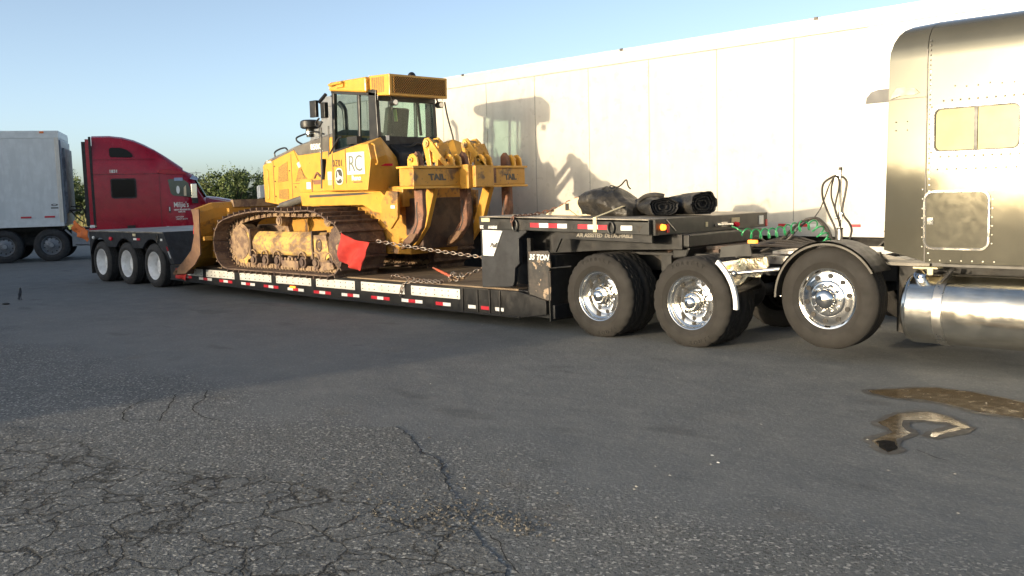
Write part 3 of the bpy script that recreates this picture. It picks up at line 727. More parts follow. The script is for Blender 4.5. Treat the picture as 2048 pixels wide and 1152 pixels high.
b = MB(); b.box(-9.4, -8.32, .6, 2.0, .52, 1.28); b.box(-8.66, -8.3, .2, 2.4, .42, .98)
lb('gooseneck_frame', b, m_blackdull)
b = MB(); b.box(-8.72, -8.66, .1, .16, .4, 1.2); b.cyl((-8.75, .2, .75), (-8.75, .2, 1.15), .03); lb('hydraulic_ram', b, m_black)
# lashing rings and triangular openings on the gooseneck rail
for x, z in ((-8.82, 1.372), (-7.215, 1.350)):
    b = MB(); p = [(x+.045*math.cos(a), -.025, z+.075*math.sin(a)) for a in [2*PI*i/20 for i in range(20)]]
    p = [(q[0], q[1], z+(q[2]-z)*.95) for q in p]; b.tube(p, .012, 8, closed=True)
    lb('lashing_ring', b, m_dark)
for x, z in ((-9.17, 1.375), (-8.66, 1.375), (-7.85, 1.36), (-6.81, 1.345)):
    b = MB(); b.prism([(x-.045, z+.035), (x+.045, z+.035), (x, z-.045)], -.0035, -.001); lb('chain_slot', b, m_blackdull)
tapes(GR, [(-8.56, -7.93, 'rwrw'), (-7.75, -7.27, 'rwr'), (-7.08, -6.91, 'w')], 1.352, 1.408, zf=lambda x: -(x+8.56)*.018)
b = MB(); b.cyl((-6.64, .20, 1.355), (-6.585, .19, 1.355), .040, .034, 16); lb('marker_lamp', b, m_amber)
b = MB(); b.box(-6.632, -6.615, .29, .335, 1.29, 1.39); lb('reflective_strip', b, m_taper)
# rear bogie ----------------------------------------------
wx = (-22.14, -20.82, -19.50)
arch = []
for x in wx[::-1]: arch += circ(x, .455, .56, 40, 140, 10)
b = MB(); b.prism([(-18.98, 1.14), (-18.60, .53), (-18.66, .5), (-18.85, .70)]+arch+[(-22.68, .62), (-22.68, 1.14)], .0, .06)
BG = lb('bogie_side', b, m_navy, bevel=.004)
b = MB(); b.prism([(-18.98, 1.14), (-18.60, .53), (-18.66, .5), (-18.85, .70)]+arch+[(-22.68, .62), (-22.68, 1.14)], 2.53, 2.59); lb('bogie_side', b, m_navy)
b = MB(); b.box(-22.7, -18.97, -.005, 2.595, 1.145, 1.175); lb('bogie_deck', b, m_deckpl, bevel=.004)
b = MB(); b.box(-22.6, -18.9, .55, 2.05, .55, 1.1); lb('bogie_frame', b, m_blackdull)
b = MB(); b.prism([(-19.0, 1.17), (-18.94, 1.17), (-18.52, .52), (-18.62, .52)], .0, 2.59); RP = lb('loading_ramp_plate', b, m_navy)
for k, (t0, t1, mm) in enumerate(((.45, .58, m_taper), (.60, .82, m_tapew))):
    b = MB(); A = Vector((-18.985, -.006, 1.16)); B = Vector((-18.575, -.006, .53)); b.bar(A.lerp(B, t0), A.lerp(B, t1), .006, .035, up=(0, 1, 0)); lb('reflective_strip', b, mm)
for x in wx:
    wl = wheel(LB, x, .02, .457, 'trailer', spin=x*3); inner_tyre(LB, x, .30, .457, 'trailer')
    wheel(LB, x, 2.57, .457, 'trailer', far=True); inner_tyre(LB, x, 2.04, .457, 'trailer')
    b = MB(); b.cyl((x, .25, .455), (x, 2.3, .455), .07); lb('axle', b, m_blackdull)
b = MB(); b.box(-22.72, -22.70, .02, .62, .17, .95); lb('mudflap', b, m_blackdull)
b = MB(); b.box(-22.72, -22.70, 1.97, 2.57, .17, .95); lb('mudflap', b, m_blackdull)
b = MB(); b.ball((-21.43, -.03, 1.0), .045); lb('marker_lamp', b, m_redlens)
b = MB(); b.box(-20.36, -20.22, -.012, -.001, 1.07, 1.125); lb('data_plate', b, m_strap)
tapes(LB, [(-20.35, -20.02, 'wr')], .985, 1.03, y=-.006)
b = MB(); p = [(-19.18+.04*math.cos(a), -.02, 1.03+.085*math.sin(a)) for a in [2*PI*i/16 for i in range(16)]]; b.tube(p, .011, 6, closed=True); lb('lashing_ring', b, m_dark)
b = MB(); b.ball((-22.4, -.02, 1.01), .035); lb('marker_lamp', b, m_tapew)
b = MB(); b.box(-19.07, -18.99, -.01, -.001, .99, 1.035); lb('reflective_strip', b, m_tapew)
b = MB(); b.box(-23.1, -22.7, .5, 2.1, .75, .98); b.box(-23.3, -22.7, .9, 1.0, .6, .78); lb('rear_hitch', b, m_blackdull)

# flags at the trailer ends
def cloth(name, outline, y, th, mt, amp=.03, sd=0, n=14, ydir=(0, 1, 0)):
    """draped sheet from a 4 corner outline (x,z), in the plane y, with folds and real thickness"""
    a, b_, c, d = [Vector((p[0], y, p[1])) for p in outline]; mb = MB(); vs = []
    for i in range(n+1):
        for j in range(n+1):
            u, v = i/n, j/n; p = (a*(1-u)+b_*u)*(1-v)+(d*(1-u)+c*u)*v
            q = math.sin((u*1.6+v*.8)*5.5+sd)*amp*(.35+v)+math.sin((u-v*.5)*15+sd*2)*amp*.35*v+noise.noise(Vector((u*3, v*3, sd)))*amp*1.4
            sag = -.05*math.sin(u*PI)*(1-v)*0.6
            vs.append((p.x, p.y+q, p.z+sag))
    mb.add(vs, [(i*(n+1)+j, (i+1)*(n+1)+j, (i+1)*(n+1)+j+1, i*(n+1)+j+1) for i in range(n) for j in range(n)], True)
    o = mb.build(name, mt, None); s = o.modifiers.new('thickness', 'SOLIDIFY'); s.thickness = th; return o
o = cloth('safety_flag', [(-23.42, 1.42), (-22.62, 1.17), (-22.80, .90), (-23.60, 1.16)], -.03, .004, m_orange, .03, 2)
tag(o, 'orange mesh flag hanging off the rear corner of the black lowboy trailer', 'flag')
o = cloth('reflective_banner', [(-24.0, 1.27), (-23.58, 1.32), (-23.56, 1.22), (-23.85, 1.18)], .02, .004, m_lime, .01, 2)
tag(o, 'lime yellow strip of cloth beside the orange flag behind the lowboy', 'banner')
o = cloth('safety_flag', [(-18.36, .46), (-17.95, .47), (-17.97, .22), (-18.48, .27)], -.05, .004, m_orange, .02, 4)
o.data.materials[0] = m_flag
tag(o, 'bright red orange flag tied to the lowboy side below the bulldozer blade', 'flag')
o = cloth('safety_flag', [(-12.40, 1.245), (-11.68, 1.11), (-11.98, .66), (-12.48, .80)], -.24, .004, m_flag, .035, 7.6, 30)
tag(o, 'large faded red cloth hanging on the rear of the bulldozer track', 'flag')
o = cloth('safety_flag', [(-16.98, 1.57), (-16.86, 1.55), (-16.86, 1.18), (-17.13, 1.17)], -.28, .004, m_redlens, .01, 3)
tag(o, 'small crimson pennant behind the near tip of the bulldozer blade', 'flag')
# ------------------------------------------------------------------ chains
def chain(name, path, label, pitch=.062, r=.008, wd=.022, mt=None):
    P = smooth_path(path, 12); mb = MB(); L = [0]
    for i in range(1, len(P)): L.append(L[-1]+(P[i]-P[i-1]).length)
    tot = L[-1]; k = int(tot/pitch)
    def at(s):
        for i in range(1, len(P)):
            if L[i] >= s: return P[i-1].lerp(P[i], (s-L[i-1])/max(1e-9, L[i]-L[i-1]))
        return P[-1]
    for i in range(k):
        c = at((i+.5)*pitch); d = (at(min(tot, (i+1)*pitch))-at(i*pitch)).normalized()
        u = Vector((0, 0, 1)) if abs(d.z) < .9 else Vector((0, 1, 0)); s = d.cross(u).normalized(); t_ = s.cross(d)
        side = s if i % 2 else t_
        ring = [c+d*(pitch*.72)*math.cos(a)+side*wd*math.sin(a) for a in [2*PI*q/10 for q in range(10)]]
        mb.tube(ring, r, 5, closed=True)
    return tag(mb.build(name, mt or m_chain, weld=False), label, 'chain', 'lashing chains on the lowboy')
chain('lashing_chain', [(-11.72, -.07, 1.12), (-11.0, .28, .99), (-10.35, .55, .90), (-9.85, .7, .84)], 'taut chain from the red cloth on the track to the gooseneck')
chain('lashing_chain', [(-9.8, .7, .83), (-9.95, .5, .74), (-10.12, .3, .64), (-10.2, .25, .60)], 'short chain slanting down from the gooseneck leg to the red binder')
chain('lashing_chain', [(-11.62, .12, .53), (-11.56, .12, .585), (-11.1, .13, .545), (-10.75, .14, .535), (-10.45, .16, .54)], 'slack chain lying along the planks, the farther of the two loose ones')
chain('lashing_chain', [(-10.45, .06, .535), (-10.8, .05, .535), (-11.08, .01, .52), (-11.2, -.03, .44), (-11.25, -.035, .30)], 'slack chain drooping over the trailer side onto the white plate')
b = MB()
for k in range(14):
    c = Vector((-10.28+random.uniform(-.09, .09), .22+random.uniform(-.05, .05), .56+random.uniform(0, .09))); d = Vector((random.gauss(0, 1), random.gauss(0, 1), random.gauss(0, .6))).normalized(); s = d.orthogonal().normalized()
    b.tube([c+d*.04*math.cos(a)+s*.023*math.sin(a) for a in [2*PI*q/10 for q in range(10)]], .009, 5, closed=True)
tag(b.build('chain_heap', m_chain, weld=False), 'knot of chain links piled around the red load binder', 'chain', 'lashing chains on the lowboy')
b = MB(); b.cyl((-10.33, .24, .585), (-10.86, .30, .715), .026, .013, 12)
bn_ = thing('load_binder', (-10.3, .25, .52), 'red handled lever binder on the planks ahead of the gooseneck', 'binder')
b.build('handle', M('red_binder_paint', (.55, .09, .04), .5, c2=(.3, .1, .06), ns=10), bn_)
b = MB(); b.cyl((-10.42, .22, .56), (-10.16, .28, .60), .03, .03, 10); b.ball((-10.3, .24, .585), .045); b.build('ratchet', m_mudlight, bn_)
b = MB(); b.bar((-10.45, .12, .53), (-10.38, .10, .60), .03); b.bar((-11.75, .2, .53), (-11.68, .17, .60), .05)
# ------------------------------------------------------------------ cargo on the gooseneck
# beige ramp blocks
bl = thing('ramp_block', (-8.5, .8, 1.47), 'beige wedge shaped ramp block with slots on the gooseneck deck', 'ramp block')
b = MB(); b.prism([(-8.92, 1.478), (-8.12, 1.474), (-8.12, 1.765), (-8.42, 1.70), (-8.92, 1.50)], .70, 1.15)
WB = b.build('wedge', m_beige, bl, bevel=.008)
b = MB(); b.box(-8.56, -8.50, .692, .70, 1.545, 1.64); b.cut(); b.box(-8.32, -8.26, .692, .70, 1.60, 1.74)
b.build('slot', m_blackdull, WB)
b = MB(); b.bar((-8.50, .693, 1.56), (-8.36, .693, 1.48), .006, .012, up=(0, 1, 0)); b.build('crack_line', m_mudlight, WB)
chain('lashing_chain', [(-8.86, -.02, 1.37), (-8.84, -.012, 1.48), (-8.90, .45, 1.50), (-8.75, .72, 1.57), (-8.55, .75, 1.65), (-8.3, .85, 1.745), (-8.1, .9, 1.79)], 'dark chain running up over the beige ramp block', mt=m_rust)
# bunched tarp with straps
def lump(name, secs, label, mt, end=None, amp=.03, sd=0):
    """body lofted from rings: (centre, radius y, radius z, x) along X; the ends are real closed faces"""
    n = 28; S = []
    for q, (x, cy, cz, ry, rz_) in enumerate(secs):
        ring = []
        for j in range(n):
            a = 2*PI*j/n; d = 1+amp*6*noise.noise(Vector((math.cos(a)*1.3+sd, math.sin(a)*1.3, x*3+sd)))+amp*2.5*abs(noise.noise(Vector((math.cos(a)*4+sd, math.sin(a)*4, x*9+sd))))
            z = cz+rz_*math.sin(a)*d
            ring.append(Vector((x, cy+ry*math.cos(a)*d, max(z, 1.468))))
        S.append(ring)
    mb = MB(); mb.loft(S, True, False); return mb, S
tp = thing('folded_tarp', (-7.9, .9, 1.47), 'bunched black tarp strapped beside the beige ramp block', 'tarp')
TS = [(-8.30, .95, 1.60, .22, .12), (-8.27, .95, 1.63, .34, .19), (-8.1, .95, 1.64, .36, .20), (-7.92, .95, 1.645, .36, .205), (-7.78, .92, 1.62, .33, .17), (-7.70, .9, 1.58, .3, .13), (-7.62, .86, 1.55, .27, .11), (-7.50, .84, 1.53, .2, .09), (-7.46, .84, 1.52, .12, .05)]
fine_ = []
for i in range(len(TS)-1):
    for k in range(4): fine_.append(tuple(TS[i][j]+(TS[i+1][j]-TS[i][j])*k/4 for j in range(5)))
mb, S = lump('t', fine_+[TS[-1]], '', m_tarp, amp=.05, sd=1)
mb.add(S[0], [list(range(28))]); mb.add(S[-1], [list(range(28))]); mb.build('tarp_body', m_tarp, tp)
b = MB(); b.bar((-7.47, -.012, 1.30), (-7.47, -.012, 1.475), .055, .006, up=(0, 1, 0)); b.bar((-7.47, -.01, 1.477), (-7.55, .68, 1.60), .045, .006)
tag(b.build('ratchet_strap', m_strap), 'cream webbing strap from the bunched tarp over the gooseneck rail', 'strap')
b = MB(); b.tube(smooth_path([(-8.0, .95, 1.80), (-7.98, .95, 1.86), (-7.88, .96, 1.84), (-7.8, .95, 1.87), (-7.72, .95, 1.93), (-7.70, .96, 1.85), (-7.66, .96, 1.81)], 5), .010, 6)
b.tube(smooth_path([(-8.05, .8, 1.79), (-7.93, .8, 1.845), (-7.86, .82, 1.80), (-7.78, .83, 1.83)], 5), .012, 6)
b.build('steel_hook', m_blackdull, tp)
def roll(near, far, rx, rz_, rx2, rz2, label, sd):
    near, far = Vector(near), Vector(far); d = (far-near).normalized(); s_ = Vector((-d.y, d.x, 0)).normalized()
    t_ = thing('rolled_tarp', (near.x, near.y, 1.47), label, 'tarp', 'rolled tarps on the gooseneck'); n = 36; S = []
    for i in range(12):
        u = i/11; c = near.lerp(far, u); a_ = rx+(rx2-rx)*u; b_ = rz_+(rz2-rz_)*u; ring = []
        for j in range(n):
            t = 2*PI*j/n; k = 1+.20*noise.noise(Vector((math.cos(t)*1.5+sd, math.sin(t)*1.5, u*3+sd)))+.11*noise.noise(Vector((math.cos(t)*4, math.sin(t)*4+sd, u*8)))
            p = c+s_*a_*math.cos(t)*k+Vector((0, 0, 1))*b_*math.sin(t)*k; p.z = max(p.z, 1.470); ring.append(p)
        S.append(ring)
    mb = MB(); mb.loft(S, True, False); mb.add(S[-1], [list(range(n))]); mb.build('tarp_body', m_tarp, t_)
    c = sum(S[0], Vector())/n
    rings = [[c+(p-c)*k-d*q for p in S[0]] for k, q in ((1, 0), (.96, .012), (.92, .0), (.90, -.03), (.80, -.035), (.78, -.01), (.74, -.01), (.72, -.04), (.60, -.045), (.58, -.015), (.53, -.015), (.51, -.05), (.34, -.055), (.32, -.02), (.26, -.02), (.24, -.06), (.05, -.06))]
    e = MB(); e.loft(rings, True, False); e.add(rings[-1], [list(range(n))]); e.build('roll_end', m_tarpend, t_)
    return t_
r1_ = roll((-7.03, .80, 1.575), (-7.56, 1.14, 1.575), .20, .125, .2, .12, 'smaller rolled black tarp lying between the bunched tarp and the larger roll', 3)
b = MB(); b.tube(smooth_path([(-7.42, .82, 1.66), (-7.3, .80, 1.715), (-7.16, .80, 1.73), (-7.06, .86, 1.71)], 5), [.03]*16, 8); b.build('loose_flap', m_tarp, r1_)
roll((-6.74, 1.25, 1.60), (-7.75, 1.45, 1.555), .235, .165, .13, .09, 'larger rolled black tarp with a broad peaked end nearest the tractor', 9)
# ------------------------------------------------------------------ dark tractor
TC = thing('semi_tractor', (-4.0, 1.295, 0), 'gunmetal semi tractor with riveted sleeper and polished fuel tank pulling the lowboy', 'truck')
def tc(n, mb, mt, p=None, **k): return mb.build(n, mt, p or TC, **k)
b = MB()
for y in (.86, 1.66): b.box(-8.15, 2.3, y, y+.08, .78, 1.02); b.cut()
for x in (-7.9, -6.8, -5.4, -4.5, -3.2, -1.5, .5): b.box(x, x+.12, .94, 1.66, .82, .98); b.cut()
tc('chassis_frame', b, m_blackdull)
b = MB()
for x in (-7.48, -6.14):
    b.cyl((x, .3, .51), (x, 2.29, .51), .075); b.ball((x, 1.295, .53), .22, .2, .22); b.box(x-.35, x+.35, .83, .95, .55, .66); b.cut()
b.cyl((-4.49, .2, .65), (-4.49, 2.39, .65), .06)
tc('axle', b, m_blackdull)
for x in (-7.48, -6.14):
    wheel(TC, x, .03, .508, 'drive', spin=x*2.1); inner_tyre(TC, x, .335, .508, 'drive')
    wheel(TC, x, 2.56, .508, 'drive', far=True); inner_tyre(TC, x, 1.98, .508, 'drive')
w_ = wheel(TC, -4.49, .03, .655, 'steer', spin=.12, label='raised pusher wheel with flat polished face, hanging clear of the ground')
wheel(TC, -4.49, 2.56, .655, 'steer', far=True)
wheel(TC, 1.3, .03, .52, 'steer', spin=.5); wheel(TC, 1.3, 2.56, .52, 'steer', far=True)
# pusher fenders
def arcsheet(cx, cz, r, a0, a1, y0, y1, th, n=24):
    mb = MB(); o = circ(cx, cz, r, a0, a1, n); i_ = circ(cx, cz, r-th, a1, a0, n); mb.prism(o+i_, y0, y1, 'Y'); return mb
m_fend = M('dusty_grey_fender', (.060, .055, .046), .5, .1, c2=(.04, .037, .031), ns=4)
for y0, y1 in ((-.01, .38), (2.21, 2.60)):
    b = arcsheet(-4.49, .655, .585, 30, 181, y0, y1, .018)
    lip = arcsheet(-4.49, .655, .585, 30, 181, y0 if y0 < 1 else y1-.012, y0+.012 if y0 < 1 else y1, .04); b.add(lip.v, lip.f)
    tc('fender', b, m_fend)
# quarter fender ahead of the second drive wheel
b = arcsheet(-6.14, .508, .64, -3, 52, -.005, .03, .05); tc('fender_edge', b, m_tapew)
b = arcsheet(-6.14, .508, .60, 14, 52, .03, .62, .012); QF = tc('quarter_fender', b, m_chrome)
b = MB(); b.prism([(-5.80, 1.03), (-5.78, 1.15), (-5.42, 1.19), (-5.40, 1.06)], .12, .14); b.bar((-5.6, .14, 1.05), (-5.6, .9, .95), .03); tc('mudflap_bracket', b, m_dark)
b = MB(); b.prism([(-5.72, 1.0), (-5.38, 1.03), (-5.36, .93), (-5.46, .80), (-5.66, .80)], .40, .43)
tc('bracket_plate', b, M('dented_steel_sheet', (.45, .41, .3), .35, .7, c2=(.12, .1, .07), ns=7, bump=.4, bs=9, bd=.05))
b = MB(); b.cyl((-5.62, .12, .86), (-5.0, .3, .93), .022); b.ball((-5.6, .1, .86), .035); tc('fender_arm', b, m_alu)
# fifth wheel
b = MB(); b.prism([(-7.1, .95), (-6.6, .80), (-6.2, .95), (-6.2, 1.64), (-6.6, 1.79), (-7.1, 1.64)], 1.06, 1.10, 'Z'); b.box(-6.9, -6.3, .9, 1.7, 1.02, 1.06)
b.bar((-6.95, .78, 1.03), (-6.6, .78, 1.16), .04); b.bar((-6.95, .78, 1.16), (-6.6, .78, 1.03), .04); b.box(-6.82, -6.74, .72, .82, 1.0, 1.2)
tc('fifth_wheel', b, M('greasy_rusty_steel', (.09, .05, .035), .6, c2=(.03, .025, .02), ns=6))
b = MB(); b.box(-7.35, -6.2, .64, .70, .99, 1.02); b.box(-7.0, -6.85, .70, .80, .7, 1.0); tc('suspension_bracket', b, m_black)
b = MB(); b.box(-8.31, -8.29, .06, .66, .13, .80); b.cut(); b.box(-8.31, -8.29, 1.93, 2.53, .13, .80); FL = tc('mudflap', b, m_blackdull)
b = MB(); b.tube([(-8.30, .06, .12), (-8.30, .05, .82), (-7.92, .06, .86)], .012, 6); b.cyl((-8.30, .03, .81), (-8.30, .08, .81), .03, n=10); tc('mudflap_hanger', b, m_dark)
# deck plate, cables behind the sleeper
b = MB(); b.box(-5.5, -4.2, .75, 1.85, 1.04, 1.07); b.cut(); b.box(-5.55, -4.95, .68, .86, .93, 1.02); tc('deck_plate', b, m_alu)
b = MB()
for k in range(5):
    y = .78+k*.1; b.tube(smooth_path([(-6.2, y+.1, 1.08), (-5.9, y, 1.12), (-5.5, y+.02, 1.13+.02*k), (-5.1, y+.05, 1.11), (-4.7, y+.1, 1.08)], 5), .018, 6); b.cut()
tc('cable_bundle', b, m_hose)
b = MB(); b.box(-4.28, -4.25, .36, .40, .98, 1.12); b.box(-4.28, -4.10, .36, .42, 1.09, 1.115); b.box(-4.28, -3.6, .36, .40, .99, 1.02); b.box(-4.12, -4.09, .36, .40, .35, 1.1)
b.prism([(-4.24, 1.02), (-3.7, 1.02), (-4.1, 1.10), (-4.24, 1.10)], .41, .43); tc('step_bracket', b, m_hoodgrey)
b = MB(); b.box(-3.95, -2.0, .5, .84, .30, .98); b.cut(); b.box(-4.12, -3.2, .86, 1.9, .25, 1.0); tc('battery_box', b, m_blackdull)
b = MB(); b.box(-4.1, 2.3, .4, .86, .99, 1.045); tc('step_board', b, m_dark)
for x, l in ((-4.10, 'amber'),):
    pass
b = MB(); b.box(-5.70, -5.60, .55, .60, 1.165, 1.20); tc('marker_lamp', b, m_amber)
# fuel tank
prof = [(.0001, -3.80), (.12, -3.795), (.22, -3.782), (.29, -3.765), (.325, -3.745), (.338, -3.72), (.342, -3.69), (.342, -1.0), (.33, -.94), (.25, -.9), (.0001, -.88)]
b = MB(); b.lathe(prof, (0, .352, .590), 'X', 64); TK = tc('fuel_tank', b, m_tank)
b = MB()
for x in (-3.40, -2.2, -1.3): b.lathe([(.343, x-.045), (.350, x-.04), (.350, x+.04), (.343, x+.045)], (0, .352, .590), 'X', 64); b.cut()
tc('tank_strap', b, M('stainless_strap', (.62, .6, .56), .3, 1.), TK)
b = MB(); b.lathe([(.342, -3.705), (.347, -3.70), (.342, -3.694)], (0, .352, .590), 'X', 64); tc('tank_seam', b, m_tank, TK)
b = MB(); b.cyl((-3.60, .20, .875), (-3.60, .13, .935), .06, .06, 20); b.cyl((-3.60, .13, .935), (-3.60, .12, .945), .045, .03, 20); tc('filler_cap', b, m_chrome, TK)
b = MB(); b.bar((-3.43, .13, .84), (-3.36, .3, .985), .05, .012); b.bar((-3.40, .12, .87), (-3.32, .16, .985), .018, .018); tc('strap_bolt', b, m_blackdull, TK)
b = MB(); b.box(-3.68, -3.45, .16, .30, .985, 1.0); b.box(-3.54, -3.49, .15, .17, .93, .985); b.bar((-2.65, .12, .93), (-2.4, .14, .965), .03); b.bar((-2.5, .13, .95), (-2.38, .2, 1.01), .02)
tc('valve_bracket', b, m_strap, TK)
# sleeper --------------------------------------------------
zs = [1.06, 1.16, 2.6, 2.9, 3.05, 3.14, 3.21, 3.26, 3.30]
def section(x, shrink=0., bot=1.05, dy=0.):
    pts = [(.1+dy, bot), (.1+dy, 2.95), (.105+dy, 3.05), (.13+dy, 3.14-shrink), (.18+dy, 3.21-shrink), (.26+dy, 3.26-shrink), (.42+dy, 3.31-shrink), (.8, 3.37-shrink), (1.295, 3.39-shrink)]
    pts += [(2.59-y, z) for y, z in pts[-2::-1]]
    return [Vector((x, y, z)) for y, z in pts]
secs = [section(x) for x in (-3.545, -2.9, -2.2, -1.55)]
b = MB(); b.loft(secs, True); SL = tc('sleeper', b, m_gun)
# tapered corner panel behind the seam
def corner():
    A = section(-3.552, .0, 1.06); Bv = []
    for i, p in enumerate(A):
        x = -3.945+max(0, p.z-2.55)*.085+max(0, p.z-3.08)*.30
        z = p.z if p.z > 1.2 else 1.16
        Bv.append(Vector((x, min(max(p.y, .112), 2.478), z-.015 if p.z > 3 else z)))
    C_ = [Vector(((a.x+c.x)/2, (a.y*.75+c.y*.25), (a.z+c.z)/2)) for a, c in zip(A, Bv)]
    mb = MB(); mb.loft([A, C_, Bv], True); return mb
tc('corner_panel', corner(), m_gun)
b = MB(); b.box(-3.554, -3.544, .094, .1, 1.06, 3.03); tc('panel_seam', b, m_rivetdark, SL)
b = MB(); b.box(-3.94, -3.56, .0965, .0985, 2.592, 2.598); tc('panel_seam', b, m_rivetdark, SL)
b = MB(); b.prism([(-3.87, 2.655), (-3.83, 2.70), (-3.76, 2.705), (-3.66, 2.68), (-3.62, 2.64), (-3.68, 2.62), (-3.80, 2.625), (-3.89, 2.60)], .094, .0975); tc('dent', b, m_gundull, SL)
# rivets
b = MB(); rv = lambda x, z, r=.0085: b.cyl((x, .1005, z), (x, .093, z), r, r*.7, 8, True)
for i in range(30): rv(-3.515, 1.14+i*.058)
tc('rivets', b, m_rivet, SL); b = MB()
for i in range(12): rv(-3.40+i*.075, 2.545, .010); rv(-3.42+i*.075, 2.035, .009)
for i in range(26): rv(-3.522+.0, 1.98+i*.045, .009)
for i in range(10): rv(-3.53+i*.085, 1.92)
for i in range(9): rv(-3.505-.0, 2.08+i*.052)
for i in range(14): rv(-3.3+i*.1, 2.66 if i % 3 else 2.672)
tc('rivets', b, m_rivetdark, SL); b = MB()
for i in range(7): rv(-3.50+i*.095, 1.075, .006); rv(-3.575, 1.2+i*.09, .006); rv(-2.955, 1.24+i*.08, .006)
tc('rivets', b, m_rivet, SL); b = MB()
for x in (-3.84, -3.73):
    for z in (2.38, 2.30): rv(x, z, .006)
tc('rivets', b, m_rivetdark, SL)
# window
wo_ = rrect(-3.505, -2.715, 2.055, 2.505, .075); wi_ = rrect(-3.478, -2.742, 2.082, 2.478, .058)
b = ringframe(wo_, wi_, .088, .101, MB()); WN = tc('window', b, m_chrome, SL)
b = MB(); b.prism(wi_, .096, .099); tc('window_glass', b, m_mirror, WN)
b = ringframe(rrect(-3.482, -2.738, 2.078, 2.482, .06), rrect(-3.466, -2.754, 2.094, 2.466, .05), .085, .097, MB()); tc('window_gasket', b, m_black, WN)
b = MB(); b.box(-3.125, -3.095, .086, .096, 2.094, 2.466); tc('window_divider', b, m_dark, WN)
# luggage door
do_ = rrect(-3.562, -2.972, 1.175, 1.725, .085); di_ = rrect(-3.546, -2.988, 1.191, 1.709, .072)
b = ringframe(rrect(-3.547, -2.987, 1.190, 1.710, .072), rrect(-3.539, -2.995, 1.198, 1.702, .066), .090, .1, MB()); dgk = b
b = ringframe(do_, di_, .085, .101, MB()); DR = tc('luggage_door', b, m_chrome, SL)
b = MB(); b.prism(rrect(-3.538, -2.996, 1.199, 1.701, .066), .092, .099)
tc('door_panel', b, M('smeared_door_panel', (.140, .133, .106), .10, .55, c2=(.155, .148, .118), ns=5, lo=.5, hi=.8, rv=.02, stretch=(1, 1, 2.2)), DR)
tc('door_gasket', dgk, m_black, DR)
b = MB(); b.box(-3.525, -3.47, .085, .094, 1.41, 1.475); b.cyl((-3.495, .086, 1.452), (-3.495, .074, 1.452), .017); tc('latch', b, m_chrome, DR)
# rest of the tractor, outside the frame: cab, hood
b = MB(); b.loft([[Vector((x, y, z*(1 if True else 1))) for y, z in [(.2, 1.0), (.2, 2.4), (.3, 2.72), (.6, 2.82), (1.295, 2.86), (1.99, 2.82), (2.29, 2.72), (2.39, 2.4), (2.39, 1.0)]] for x in (-1.5, -.35)], True); CB = tc('cab', b, m_gun)
b = MB(); b.prism(rrect(-1.15, -.45, 1.95, 2.5, .08), .19, .199); tc('door_window', b, m_glassdark, CB)
b = MB(); b.box(-.35, -.33, .3, 2.29, 1.95, 2.6); tc('windscreen', b, m_glassdark, CB)
b = MB(); b.loft([[Vector((x, 1.295+s*(y-1.295)*k, z)) for s, y, z in [(1, .45, .9), (1, .45, 1.6), (1, .6, 1.85*k+.15*(1-k)), (1, 1.295, 1.92), (-1, .6, 1.85), (-1, .45, 1.6), (-1, .45, .9)]] for x, k in ((-.33, 1.), (1.2, .92), (2.25, .85))], True); tc('hood', b, m_gun)
for y0, y1 in ((-.0, .45), (2.14, 2.59)): tc('fender', arcsheet(1.3, .52, .68, 5, 175, y0, y1, .03), m_gun)
b = MB(); b.box(2.25, 2.4, .1, 2.49, .35, .75); tc('bumper', b, m_chrome)
b = MB(); b.box(2.25, 2.29, .7, 1.89, .8, 1.75); tc('grille', b, m_chrome)
b = MB(); b.cyl((-1.6, .30, 1.2), (-1.6, .30, 3.6), .075); tc('exhaust_stack', b, m_chrome)
# air line stand and hoses
ps = thing('hose_stand', (-4.82, 1.0, 1.0), 'silver pole with a black cap holding up the air hoses behind the sleeper', 'pole')
b = MB(); b.cyl((-4.82, 1.0, 1.05), (-4.82, 1.0, 1.31), .032, .032, 16); b.cyl((-4.82, 1.0, 1.31), (-4.818, 1.0, 1.96), .014, .013, 12); b.build('pole', m_alu, ps)
b = MB(); b.cyl((-4.818, 1.0, 1.955), (-4.818, 1.0, 1.99), .019, .017, 12); b.cyl((-4.82, 1.0, 1.31), (-4.82, 1.0, 1.325), .036, .036, 16); b.build('cap', m_hose, ps)
b = MB(); b.box(-4.86, -4.83, .98, 1.0, 1.86, 1.95); b.box(-4.83, -4.79, .97, 1.0, 1.42, 1.50); b.ball((-4.78, .98, 1.48), .02); b.ball((-4.85, .98, 1.44), .018); b.build('hose_clip', m_alu, ps)
def hose(path, r, label, name='air_hose', mt=m_hose, y=1.0, ys=None):
    P = smooth_path([(p[0], (ys[i] if ys else y+.03*math.sin(i*1.3)), p[1]) for i, p in enumerate(path)], 6); b = MB(); b.tube(P, r, 8)
    return tag(b.build(name, mt), label, 'hose', 'air lines behind the sleeper')
hose([(-5.79, 1.04), (-5.61, 1.13), (-5.44, 1.27), (-5.29, 1.38), (-5.16, 1.43), (-5.07, 1.42), (-4.99, 1.33), (-4.93, 1.23), (-4.86, 1.10)], .016, 'thick black hose arching from the mudflap bracket to the pole foot')
hose([(-5.9, 1.22), (-5.84, 1.19), (-5.73, 1.14), (-5.58, 1.13), (-5.46, 1.19), (-5.37, 1.29), (-5.27, 1.38), (-5.15, 1.435), (-5.08, 1.40), (-5.0, 1.30), (-4.95, 1.20), (-4.9, 1.08)], .012, 'black hose dipping below the green coil then rising over it', y=1.05)
hose([(-4.85, 1.10), (-4.87, 1.3), (-4.96, 1.51), (-5.0, 1.67), (-4.99, 1.81), (-4.91, 1.88), (-4.86, 1.9)], .012, 'widest black hose loop, bulging left of the silver pole', y=.97)
